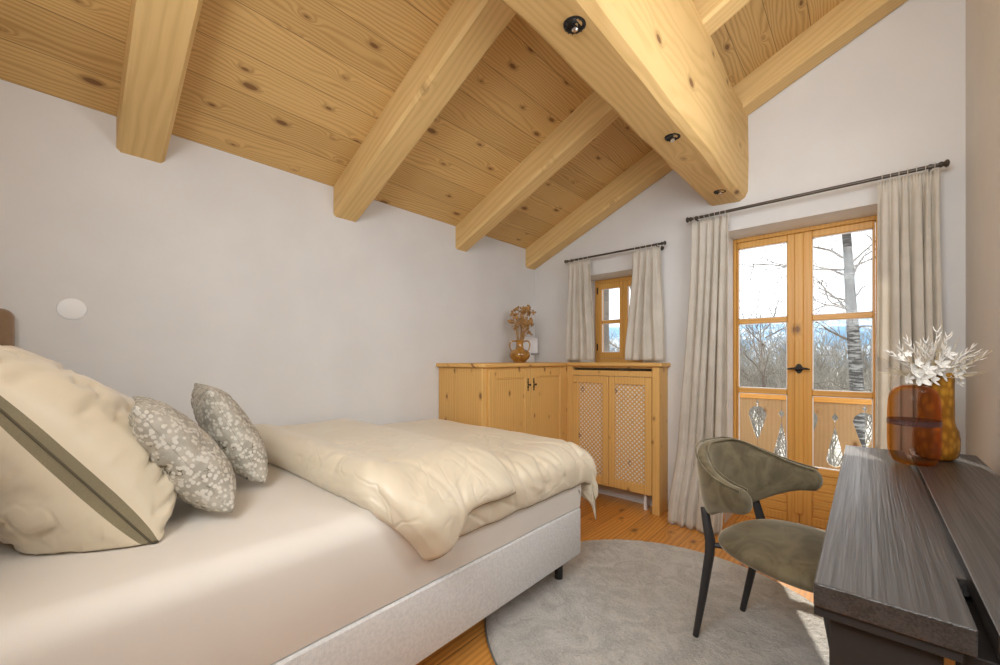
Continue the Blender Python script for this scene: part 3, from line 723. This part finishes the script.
pts = [ (T[NU, j]+Bt[NU, j])/2 for j in range(0, NQ+1, 2)]
tube(bm, pts, .0028, 6); obj('hem_piping', bm, 'olive', t, smooth=True)
bm = B(); tube(bm, [(T[i, NQ]+Bt[i, NQ])/2 for i in range(0, NU+1, 2)], .0028, 6); obj('end_piping', bm, 'satin', t, smooth=True)
bm = B(); tube(bm, [(T[i, 0]+Bt[i, 0])/2 for i in range(0, NU+1, 2)], .0022, 6); obj('end_piping', bm, 'satin', t, smooth=True)

# cushions
def cushion(name, label, cat, c, wdir, updir, hw, hh, T_, mat, seed, zmin, group=None, n=46, wrk=.012, band=None, pinch=.07, power=.42, sagk=.16):
    wdir = Vector(wdir).normalized(); updir = Vector(updir); updir = (updir-wdir*updir.dot(wdir)).normalized(); nn = wdir.cross(updir)
    c = Vector(c); t = thing(name, label, cat, (c.x, c.y, zmin), group)
    def P(u, v, s):
        px = u*hw*(1-pinch*(1-v*v)); py = v*hh*(1-pinch*(1-u*u))
        k = ((1-abs(u)**2.6)*(1-abs(v)**2.6)); k = max(0, k)**power
        q = c+wdir*px+updir*py
        # radial creases from the corners and seams
        r = max(abs(u), abs(v)); edge = smooth((r-.25)/.6)*(1-smooth((r-.93)/.07))
        cr = noise.noise(Vector((math.cos(math.atan2(v, u))*3.2, math.sin(math.atan2(v, u))*3.2, seed+r*.5)))
        cr2 = noise.noise(Vector((u*1.1+v*.8, v*5.2-u*1.0, seed+3*s)))
        w_ = -wrk*.6*max(0, .3-abs(cr))/.3*edge-wrk*.75*max(0, .17-abs(cr2))/.17*smooth((r-.1)/.4)*(1-smooth((r-.93)/.07))+wrk*.8*noise.noise(Vector((u*1.8, v*1.8, seed+s)))*k
        sag = 1+sagk*(-v)
        q = q+nn*s*(T_*k*sag+w_+.0015)
        if q.z < zmin: q.z = zmin+(q.z-zmin)*.08
        return q
    def shell(bm, cond):
        for s in (1, -1):
            vs = {}
            for i in range(n):
                for j in range(n):
                    u0, v0 = (i+.5)/n*2-1, (j+.5)/n*2-1
                    if not cond(u0, v0): continue
                    f = []
                    for a, b in ((i, j), (i+1, j), (i+1, j+1), (i, j+1)):
                        if (a, b) not in vs: 
                            # cosine spacing puts more rows near the seam
                            vs[a, b] = bm.verts.new(P(-math.cos(PI*a/n), -math.cos(PI*b/n), s))
                        f.append(vs[a, b])
                    bm.faces.new(f if s > 0 else f[::-1])
        bmesh.ops.remove_doubles(bm, verts=bm.verts[:], dist=.0032)
    bm = B()
    if band:
        isb = lambda u, v: max(abs(-math.cos(PI*(u+1)/2)), abs(-math.cos(PI*(v+1)/2))) > band
        shell(bm, lambda u, v: not isb(u, v)); obj('cover', bm, mat, t, smooth=True)
        bm = B(); shell(bm, isb); obj('border_band', bm, 'olive', t, smooth=True)
        bm = B(); loop = [(-1+2*k/30, -1) for k in range(30)]+[(1, -1+2*k/30) for k in range(30)]+[(1-2*k/30, 1) for k in range(30)]+[(-1, 1-2*k/30) for k in range(31)]
        tube(bm, [P(u, v, 0) for u, v in loop], .0028, 6, caps=False); obj('seam_piping', bm, 'olive_dk', t, smooth=True)
    else:
        shell(bm, lambda u, v: True); obj('cover', bm, mat, t, smooth=True)
        bm = B(); loop = [(-1+2*k/24, -1) for k in range(24)]+[(1, -1+2*k/24) for k in range(24)]+[(1-2*k/24, 1) for k in range(24)]+[(-1, 1-2*k/24) for k in range(25)]
        tube(bm, [P(u, v, 0) for u, v in loop], .0022, 6, caps=False); obj('seam_piping', bm, 'floral', t, smooth=True)
    return t
zm = .688
cushion('pillow', 'large beige satin pillow with an olive border band, propped at the head of the bed', 'pillow', (.712, -.008, .938), (1, .02, 0), (0, -.31, .46), .345, .325, .182, 'satin', 3, zm, n=64, wrk=.022, band=.993, power=.5, sagk=.42)
g = 'petal patterned scatter cushions'
cushion('scatter_cushion', 'grey petal-patterned cushion leaning on the big beige pillow', 'cushion', (.835, .262, .870), (1, -.10, 0), (0, -.21, .32), .19, .19, .078, 'floral', 11, zm, g, wrk=.008)
cushion('scatter_cushion', 'grey petal-patterned cushion further back, nearest to the duvet', 'cushion', (.60, .445, .882), (1, -.10, 0), (0, -.17, .36), .19, .19, .075, 'floral', 23, zm, g, wrk=.008)

# ---------------------------------------------------------------- rug
t = thing('rug', 'round grey shaggy rug lying between bed and desk', 'rug', (1.706, 1.80, 0))
bm = B(); RR = .765
def rp(a, r):
    an = a*2*PI; rr = r*RR; e = 1 if r < .97 else math.sqrt(max(0, 1-((r-.97)/.03)**2))
    x, y = 1.706+rr*math.cos(an), 1.80+rr*math.sin(an)
    return Vector((x, y, .002+.017*e+(.0022*noise.noise(Vector((x*28, y*28, 0)))+.0022*noise.noise(Vector((x*60, y*60, 4))))*e))
rad = [.0005]+[k/90*.97 for k in range(1, 91)]+[.98, .988, .994, .998, 1.0]
gr = [[bm.verts.new(rp(i/260, r)) for r in rad] for i in range(260)]
for i in range(260):
    for j in range(len(rad)-1):
        a, b = gr[i], gr[(i+1) % 260]; bm.faces.new((a[j], b[j], b[j+1], a[j+1]))
obj('pile', bm, 'rug', t, smooth=True)
bm = B(); tube(bm, [(1.706+(RR+.001)*math.cos(2*PI*k/120), 1.80+(RR+.001)*math.sin(2*PI*k/120), .0055) for k in range(121)], .004, 8, caps=False); obj('bound_edge', bm, 'greyp', t, smooth=True)

# ---------------------------------------------------------------- chair
CCX, CCY = CX-.195, 1.835
f = Vector((.95, -.31, 0)).normalized(); s_ = Vector((.31, .95, 0)).normalized()
def cp(a, b, z): return Vector((CCX, CCY, z))+f*a+s_*b
t = thing('armchair', 'olive velvet chair with a wraparound backrest and black legs, drawn up to the desk', 'chair', (CCX, CCY, 0))
RZ = .021
WB, DB = .250, .262
def back(p, q, off):
    """p: -1..1 round the shell, q: 0 bottom..1 top, off: thickness"""
    ph = p*math.radians(89); a = abs(p)
    tipf = math.sqrt(max(0., 1-max(0, (a-.955)/.045)**2)) 
    zt = .805-.105*smooth((a-.12)/.88)**.9; zb = .520+.090*smooth((a-.25)/.75)
    zc = (zt+zb)/2; z = zc+(q-.5)*(zt-zb)*max(.35, tipf)
    lean = (z-.52)/.28
    k = 1+.08*lean
    cs, sn = math.cos(ph), math.sin(ph)
    e = .85; cs2 = math.copysign(abs(cs)**e, cs); sn2 = math.copysign(abs(sn)**e, sn)
    base = cp(-(DB*k+off)*cs2-.0-.02*lean, (WB*k+off)*sn2, z)
    return base
bm = B(); NP, NQ2 = 72, 18
def shellp(i, j):
    p = -1+2*i/NP; q = j/NQ2
    # closed cross-section: j runs round
    a = 2*PI*q; qq = .5-.5*math.cos(a)*1.0
    th = .027*(math.copysign(abs(math.sin(a))**.55, math.sin(a))); return back(p, qq, th)
rings = [[bm.verts.new(shellp(i, j)) for j in range(NQ2)] for i in range(NP+1)]
# spacing by cosine clusters rows at the rounded rim
for a, b in zip(rings, rings[1:]):
    for k in range(NQ2): bm.faces.new((a[k], a[(k+1) % NQ2], b[(k+1) % NQ2], b[k]))
bm.faces.new(rings[0]); bm.faces.new(rings[-1])
obj('backrest', bm, 'velvet', t, smooth=True, sub=1)
bm = B()
tube(bm, [back(-.97+1.94*k/60, .985, .021) for k in range(61)], .0035, 6); tube(bm, [back(-.97+1.94*k/60, .985, -.021) for k in range(61)], .0035, 6)
obj('backrest_piping', bm, 'velvet', t, smooth=True)
bm = B(); NS = 64
def seatp(a, r, top):
    an = 2*PI*a; cx_, cy_ = math.cos(an), math.sin(an); e = .74
    px = math.copysign(abs(cx_)**e, cx_)*.245*r+.015; py = math.copysign(abs(cy_)**e, cy_)*.245*r*(1+.06*px/.245)
    k = math.sqrt(max(0, 1-r**5)); z = .445+(.040 if top else -.040)*k+(.012*(1-r*r) if top else 0)
    return cp(px, py, z)
for top in (1, 0):
    rr = [.02, .2, .4, .6, .75, .86, .93, .97, .99, 1.0]
    gr = [[bm.verts.new(seatp(i/NS, r, top)) for r in rr] for i in range(NS)]
    for i in range(NS):
        a, b = gr[i], gr[(i+1) % NS]
        for j in range(len(rr)-1): bm.faces.new((a[j], b[j], b[j+1], a[j+1]))
    bm.faces.new([gr[i][0] for i in range(NS)])
bmesh.ops.remove_doubles(bm, verts=bm.verts[:], dist=.0008)
obj('seat', bm, 'velvet', t, smooth=True)
bm = B(); lathe_z = .40
for a in (0,): box(bm, CCX-.13, CCX+.15, CCY-.14, CCY+.14, .398, .414)
obj('seat_frame', bm, 'blackmetal', t)
for sg in (-1, 1):
    pts = [cp(-.283, sg*.168, RZ), cp(-.248, sg*.174, .20), cp(-.214, sg*.182, .385), cp(-.210, sg*.184, .44), cp(-.226, sg*.180, .50), cp(-.240, sg*.174, .56)]
    bm = B(); tube(bm, pts, [.0115, .015, .0175, .0185, .0165, .015], 16); tube(bm, [cp(-.212, sg*.182, .425), cp(-.12, sg*.12, .425)], .010, 10); obj('rear_leg', bm, 'blackmetal', t, smooth=.9)
    obj('front_leg', tube(B(), [cp(.235, sg*.215, RZ if sg*s_.y < 0 or True else 0), cp(.20, sg*.195, .25), cp(.16, sg*.165, .41)], [.0115, .015, .0175], 16), 'blackmetal', t, smooth=.9)

# ---------------------------------------------------------------- desk
t = thing('desk', 'dark brushed-oak writing desk with a split top along the right wall', 'desk', (CX+.13, 1.7, 0))
DXL = CX-.070
def bx(*a): return box(B(), *a)
obj('front_top', bx(DXL, CX+.123, .915, 2.48, .708, .75, .0025, 2), 'desk', t)
obj('rear_top', bx(CX+.141, CX+.335, .905, 2.53, .718, .756, .002, 2), 'desk', t)
obj('centre_tray', bx(CX+.117, CX+.145, 1.16, 2.50, .700, .733, .001, 1), 'desk', t)
bm = B(); box(bm, DXL, CX+.11, .925, 2.47, .688, .707, .001, 1); obj('drawer_rail', bm, 'desk_dark', t)
bm = B(); box(bm, DXL+.022, CX+.30, .965, 2.44, .60, .688, .002, 1); obj('drawer_box', bm, 'desk_dark', t)
for y0 in (.955, 2.415):
    obj('end_panel', bx(DXL+.020, CX+.31, y0, y0+.03, 0, .690, .002, 1), 'desk_dark', t)
obj('brass_inlay', bx(CX+.092, CX+.104, .947, .956, 0, .69, .001, 1), 'brass', t)
obj('back_panel', bx(CX+.295, CX+.31, .985, 2.415, .02, .69), 'desk_dark', t)

# vases
x, y, z = CX+.133, 2.175, .757; gs = .69
t = thing('glass_vase', 'wide amber and smoky violet glass vase with rounded shoulders, in front on the desk', 'vase', (x, y, z))
po = [(0, 0), (.062, 0), (.082, .006), (.097, .022), (.104, .048), (.106, .090), (.106, .145), (.1055, .152)]
pt = [(.1055, .152), (.105, .20), (.102, .240), (.094, .266), (.078, .283), (.055, .291), (.050, .294), (.048, .292), (.052, .286), (.076, .278), (.090, .262), (.098, .238), (.101, .2), (.1015, .152)]
pb = [(.1015, .152), (.102, .09), (.100, .05), (.092, .027), (.078, .013), (0, .012)]
obj('lower_bowl', lathe(B(), x, y, [(r*gs, z+h) for r, h in po], 56), 'amber', t, smooth=True)
obj('shoulder', lathe(B(), x, y, [(r*gs, z+h) for r, h in pt[:9]], 56), 'amber', t, smooth=True)
obj('middle_band', lathe(B(), x, y, [(r*gs, z+h) for r, h in [(.1065, .146), (.1070, .149), (.1070, .163), (.1062, .166)]], 56), 'smoke', t, smooth=True)
x, y, z = CX+.205, 2.345, .757; gs = .76
t = thing('bulb_vase', 'mottled amber glass vase with a tall neck and bulged base, behind the wide vase', 'vase', (x, y, z))
pr = [(0, 0), (.062, 0), (.078, .012), (.086, .040), (.087, .085), (.082, .115), (.072, .135), (.068, .150), (.067, .22), (.066, .29), (.068, .338), (.071, .345), (.068, .346), (.062, .33), (.060, .2), (.060, .14), (.075, .11), (.079, .05), (.06, .012), (0, .010)]
obj('body', lathe(B(), x, y, [(r*gs, z+h*.98) for r, h in pr], 48), 'mosaic', t, smooth=True)
t = thing('dried_bouquet', 'bleached white fern twigs and dried blossoms standing in the mottled vase', 'dried flowers', (x, y, z+.33))
rnd = random.Random(21); bm = B(); bs = B(); bf = B()
rt = Vector((.742, .670, 0)); up = Vector((0, 0, 1)); dp = Vector((-.670, .742, 0)); O = Vector((x, y, z+.31))-rt*.022-up*.012
def sprig(bm, o, d, L, r, n, spread):
    """a fern-like twig with needle side shoots"""
    p = Vector(o); d = Vector(d).normalized(); pts = [p.copy()]; curl = Vector([rnd.uniform(-.12, .12) for _ in range(3)])
    for k in range(n):
        d = (d+curl*.35).normalized(); p = p+d*L/n; pts.append(p.copy())
        if k > n*.25:
            for s in (1, -1):
                sd = (d+d.cross(Vector((rnd.uniform(-1, 1), rnd.uniform(-1, 1), rnd.uniform(-1, 1)))).normalized()*s*spread).normalized(); l = L*.26*(1-.45*k/n)
                tube(bm, [p, p+sd*l*.5, p+(sd+d*.35).normalized()*l], [r*.9, r*.85, r*.25], 5)
    tube(bm, pts, [r*1.2*(1-.7*k/n) for k in range(n+1)], 5)
for a, l in ((28, .20), (36, .20), (46, .19), (20, .17), (82, .19), (66, .235), (60, .22), (56, .21), (100, .19), (112, .2), (122, .20), (90, .17), (132, .19), (140, .20), (150, .18), (118, .18)):
    a = math.radians(a); d = rt*math.cos(a)+up*math.sin(a)+dp*rnd.uniform(-.3, .2); sprig(bm, O+rt*rnd.uniform(-.03, .03)+dp*rnd.uniform(-.03, .03), d, l*.92, .0026, 8, .55)
for k in range(75):
    a = math.radians(rnd.uniform(15, 165)); l = rnd.uniform(.07, .19); d = rt*math.cos(a)+up*math.sin(a)+dp*rnd.uniform(-.5, .5)
    p0 = O+rt*rnd.uniform(-.04, .04)+dp*rnd.uniform(-.035, .035); p1 = p0+d.normalized()*l; tube(bs, [p0, (p0+p1)/2+up*.01, p1], [.0013, .0012, .0008], 4)
    for q in range(3): r_ = bmesh.ops.create_icosphere(bs, subdivisions=1, radius=rnd.uniform(.0018, .0035)); bmesh.ops.translate(bs, verts=r_['verts'], vec=p0+(p1-p0)*rnd.uniform(.4, 1)+Vector([rnd.uniform(-.006, .006) for _ in range(3)]))
def blossom(bm, c, nrm_, R_, n=5):
    nrm_ = Vector(nrm_).normalized(); a0 = nrm_.orthogonal().normalized(); b0 = nrm_.cross(a0)
    for k in range(n):
        an = 2*PI*k/n+.3; dd = a0*math.cos(an)+b0*math.sin(an); ss = nrm_.cross(dd)
        def PP(u, v):
            w_ = math.sin(PI*min(1, .08+u*.92))**.6*.62*R_; return c+dd*u*R_+ss*(v-.5)*w_+nrm_*(R_*.35*u*u+R_*.15*abs(v-.5))
        grid(bm, PP, 6, 4)
tocam = -dp
for (a, b, R_) in ((-.115, .045, .034), (-.085, .018, .036), (-.062, .050, .030), (-.135, .015, .022), (-.165, .095, .020), (-.10, .075, .022), (-.135, .11, .015), (.075, .03, .026), (.04, .11, .03), (.02, .07, .028), (.085, .0, .02), (-.045, .015, .03), (.03, .03, .026), (.0, .045, .025), (.095, .06, .024)):
    c = O+rt*(a-.03)+up*(b+.005)-dp*(.075 if a < -.04 else .05); blossom(bf, c, tocam+up*rnd.uniform(-.1, .6)+rt*rnd.uniform(-.5, .5), R_)
    tube(bs, [c, O+dp*.0+rt*max(-.05, min(.05, a))*.8+up*.035], [.001, .001], 4)
obj('fern_twigs', bm, 'bleached', t); obj('dried_grass', bs, 'straw', t); obj('blossoms', bf, 'bleached', t, smooth=True, solid=.0008)

# ---------------------------------------------------------------- outside
bm = B(); box(bm, -.6, 4.2, W+WT+.001, 4.35, -.22, -.04); struct('trim_1', bm, 'shutter')       # balcony slab
bm = prism(B(), [(-1.5, W+WT, cz(-1.5)+.0), (3.4, W+WT, cz(3.4)), (3.4, W+WT, cz(3.4)+.12), (-1.5, W+WT, cz(-1.5)+.12)], (0, 1.2, 0)); struct('sun_block_overhang', bm, 'ceil')   # unseen roof overhang, added to block the high sun
t = thing('balcony_railing', 'pine balcony railing with sawn teardrop cutouts outside the glass door', 'railing', (2.2, 4.22, 0))
PIT = .1775
def prof_cut(z, kind):
    """half width of the cutout at height z; kind 0 = heart-like inverted drop, 1 = upright drop with diamond"""
    w_ = .0015
    if kind == 0:
        if .44 < z <= .655: w_ = .004+.066*((z-.44)/.215)**.85
        elif .655 < z < .735: w_ = .070*math.sqrt(max(0, 1-((z-.655)/.08)**2))
        if .735 <= z < .80: w_ = max(.002, .016*(1-abs(z-.765)/.022))
    else:
        if .345 < z < .60: w_ = .003+.052*(1-((z-.345)/.255))**1.0
        elif .285 < z <= .345: w_ = .055*math.sqrt(max(0, 1-((.345-z)/.06)**2))
        if .64 <= z < .72: w_ = max(.003, .024*(1-abs(z-.68)/.036))
    return max(w_, .0015)
zs = [.12, .2, .28]+[.284+k*.00575 for k in range(92)]+[.82, .86]
k0 = CX-.716
for k in range(-7, 12):
    xl, xr = k0+k*PIT, k0+(k+1)*PIT; kl, kr = k % 2, (k+1) % 2
    if k == -1: pass
    bm = B()
    L = [(xl+prof_cut(z, kl), z) for z in zs]; Rr = [(xr-prof_cut(z, kr), z) for z in zs]
    fl = [bm.verts.new((a, 4.20, b)) for a, b in L]; fr_ = [bm.verts.new((a, 4.20, b)) for a, b in Rr]; bl = [bm.verts.new((a, 4.222, b)) for a, b in L]; br = [bm.verts.new((a, 4.222, b)) for a, b in Rr]
    for i in range(len(zs)-1):
        bm.faces.new((fl[i], fr_[i], fr_[i+1], fl[i+1])); bm.faces.new((bl[i], bl[i+1], br[i+1], br[i])); bm.faces.new((fl[i], fl[i+1], bl[i+1], bl[i])); bm.faces.new((fr_[i], br[i], br[i+1], fr_[i+1]))
    bm.faces.new((fl[0], bl[0], br[0], fr_[0])); bm.faces.new((fl[-1], fr_[-1], br[-1], bl[-1]))
    obj('board', bm, 'rail', t)
bm = B(); box(bm, -.5, 4.1, 4.17, 4.25, .86, .895, .006); box(bm, -.5, 4.1, 4.178, 4.199, .80, .858, .004); box(bm, -.5, 4.1, 4.18, 4.24, .08, .125, .004); obj('handrail', bm, 'door_XZ', t)
for xx in (-.4, 1.45, 3.2): obj('post', box(B(), xx, xx+.08, 4.225, 4.30, -.04, .86, .005), 'door_ZX', t)
# shutter beside the small window
t = thing('window_shutter', 'grey weathered shutter folded open outside the small window', 'shutter', (.45, 3.6, 1.1))
bm = B(); box(bm, .44, .47, 3.575, 3.76, 1.10, 1.90, .004); obj('shutter_frame', bm, 'shutter', t)
bm = B()
for k in range(11): box(bm, .47, .476, 3.60, 3.735, 1.14+k*.066, 1.19+k*.066)
obj('slats', bm, 'shutter', t)
# ground and mountain
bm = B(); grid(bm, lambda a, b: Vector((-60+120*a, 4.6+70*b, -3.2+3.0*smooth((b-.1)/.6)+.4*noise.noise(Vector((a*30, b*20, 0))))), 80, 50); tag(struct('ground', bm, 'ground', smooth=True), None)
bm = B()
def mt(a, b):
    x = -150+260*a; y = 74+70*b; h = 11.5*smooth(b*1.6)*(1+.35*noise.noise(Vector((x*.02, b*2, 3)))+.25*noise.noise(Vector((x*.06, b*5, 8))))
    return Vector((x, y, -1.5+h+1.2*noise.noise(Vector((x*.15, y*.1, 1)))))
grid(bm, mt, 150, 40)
tag(obj('mountain', bm, 'mount', None, smooth=True), 'snowy mountain ridge far beyond the glass door, distance haze painted in as pale blue', 'mountain')
# birch
t = thing('birch_tree', 'white-barked bare birch tree outside the right leaf of the glass door', 'tree', (CX-.1, 11, -3.2))
YT = 11
tr = [at(858, 520, YT), at(857, 390, YT), at(853, 330, YT), at(850, 290, YT), at(848, 255, YT), at(845, 215, YT), at(843, 150, YT), at(840, 60, YT)]
tr[0].z = -3.2
obj('trunk', tube(B(), tr, [.14, .115, .10, .088, .078, .070, .055, .02], 16), 'birch', t, smooth=True)
bm = B(); rnd = random.Random(5)
def limb(bm, p, d, L, r, depth, seg=5):
    p = Vector(p); d = Vector(d).normalized(); pts = [p.copy()]; n = 5
    for k in range(n):
        d = (d+Vector([rnd.uniform(-.22, .22) for _ in range(3)])+Vector((0, 0, .03))).normalized(); p = p+d*L/n; pts.append(p.copy())
        if depth and k > 0:
            for _ in range(rnd.choice((1, 1, 2))): limb(bm, p, d+Vector([rnd.uniform(-.8, .8) for _ in range(3)]), L*rnd.uniform(.3, .55), r*.5, depth-1, 4)
    tube(bm, pts, [r*(1-.75*k/n) for k in range(n+1)], seg)
def pixlimb(pp, r, yo=0., depth=1):
    pts = [at(u, v, YT+yo*k) for k, (u, v) in enumerate(pp)]; n = len(pts)-1
    tube(bm, pts, [r*(1-.7*k/n) for k in range(n+1)], 6)
    for k in range(1, n+1):
        for _ in range(2): limb(bm, pts[k], (pts[k]-pts[k-1])+Vector([rnd.uniform(-.3, .3) for _ in range(3)]), rnd.uniform(.25, .7), r*.3, depth, 4)
pixlimb([(843, 258), (832, 251), (820, 248), (808, 246), (790, 240)], .030)
pixlimb([(844, 275), (832, 270), (818, 267), (802, 262)], .026)
pixlimb([(850, 283), (856, 268), (864, 256), (874, 250), (890, 240)], .032, .05)
pixlimb([(851, 300), (846, 300), (836, 298), (826, 295), (815, 290)], .028)
pixlimb([(853, 300), (858, 294), (862, 288), (866, 286)], .022, .1)
pixlimb([(852, 342), (840, 336), (828, 330), (820, 324), (812, 319)], .028)
pixlimb([(853, 300), (840, 302), (828, 304), (816, 310)], .016, -.1)
pixlimb([(855, 330), (862, 326), (870, 326), (880, 332)], .02)
for z in (2.2, 3.0, 3.8, 4.5, 5.2, 6): 
    for _ in range(3): limb(bm, at(845, 359-(z-1.15)/8.4*405, YT), (rnd.uniform(-1, 1), rnd.uniform(-.5, 1), rnd.uniform(.1, .6)), rnd.uniform(1.2, 2.0), .025, 2)
obj('branches', bm, 'twig', t)
def bare_tree(label, x, y, z0, H, seed, r=.07, spread=1.):
    global rnd
    rnd = random.Random(seed); t = thing('bare_tree', label, 'tree', (x, y, z0), 'bare trees outside')
    top = Vector((x+rnd.uniform(-.3, .3), y, z0+H)); obj('trunk', tube(B(), [(x, y, z0), (x+.1, y, z0+H*.4), tuple(top)], [r, r*.7, r*.15], 8), 'twig', t, smooth=True)
    bm = B()
    for k in range(20):
        z = z0+H*(.25+.72*k/20); limb(bm, (x+.1*(z-z0)/H, y, z), (rnd.uniform(-1, 1)*spread, rnd.uniform(-1, 1), rnd.uniform(.3, 1)), H*rnd.uniform(.14, .26), r*.35, 2, 4)
    obj('branches', bm, 'twig', t)
bare_tree('bare dark tree seen through the small window', -1.30, 8.5, -3.2, 6.4, 7, .09)
bare_tree('slender bare tree beyond the left leaf of the glass door', .55, 11.2, -3.2, 5.4, 9, .05)
# thicket
rnd = random.Random(77); bm = B()
for k in range(620):
    y = rnd.uniform(12.5, 24); x = rnd.uniform(-11, 5)
    zt_ = 1.15+(y*.9)*(.02+.055*noise.noise(Vector((x*.35, y*.1, 2)))+rnd.uniform(-.05, .045)); z0 = -2.6+.06*y; H = max(.8, zt_-z0)
    for q in range(3):
        p = Vector((x+rnd.uniform(-.5, .5), y, z0)); d = Vector((rnd.uniform(-.35, .35), rnd.uniform(-.2, .2), 1)).normalized(); pts = [p.copy()]; n = 6
        for i in range(n):
            d = (d+Vector((rnd.uniform(-.2, .2), 0, .05))).normalized(); p = p+d*H/n*rnd.uniform(.8, 1.1); pts.append(p.copy())
            if i > 0:
                for _ in range(2):
                    e = (d+Vector((rnd.uniform(-1, 1), rnd.uniform(-.4, .4), rnd.uniform(-.2, .5)))).normalized(); l = H*rnd.uniform(.10, .26); m_ = p+e*l*.5+Vector((0, 0, rnd.uniform(-.05, .08)))
                    tube(bm, [p, m_, p+e*l+Vector((rnd.uniform(-.1, .1), 0, rnd.uniform(-.15, .1)))], [.008, .006, .003], 3, caps=False)
        tube(bm, pts, [.016*(1-.7*i/n) for i in range(n+1)], 3, caps=False)
tag(obj('bare_thicket', bm, 'thicket', None, recalc=False), 'dense grey thicket of bare winter shrubs beyond the railing', 'shrubs', kind='stuff')
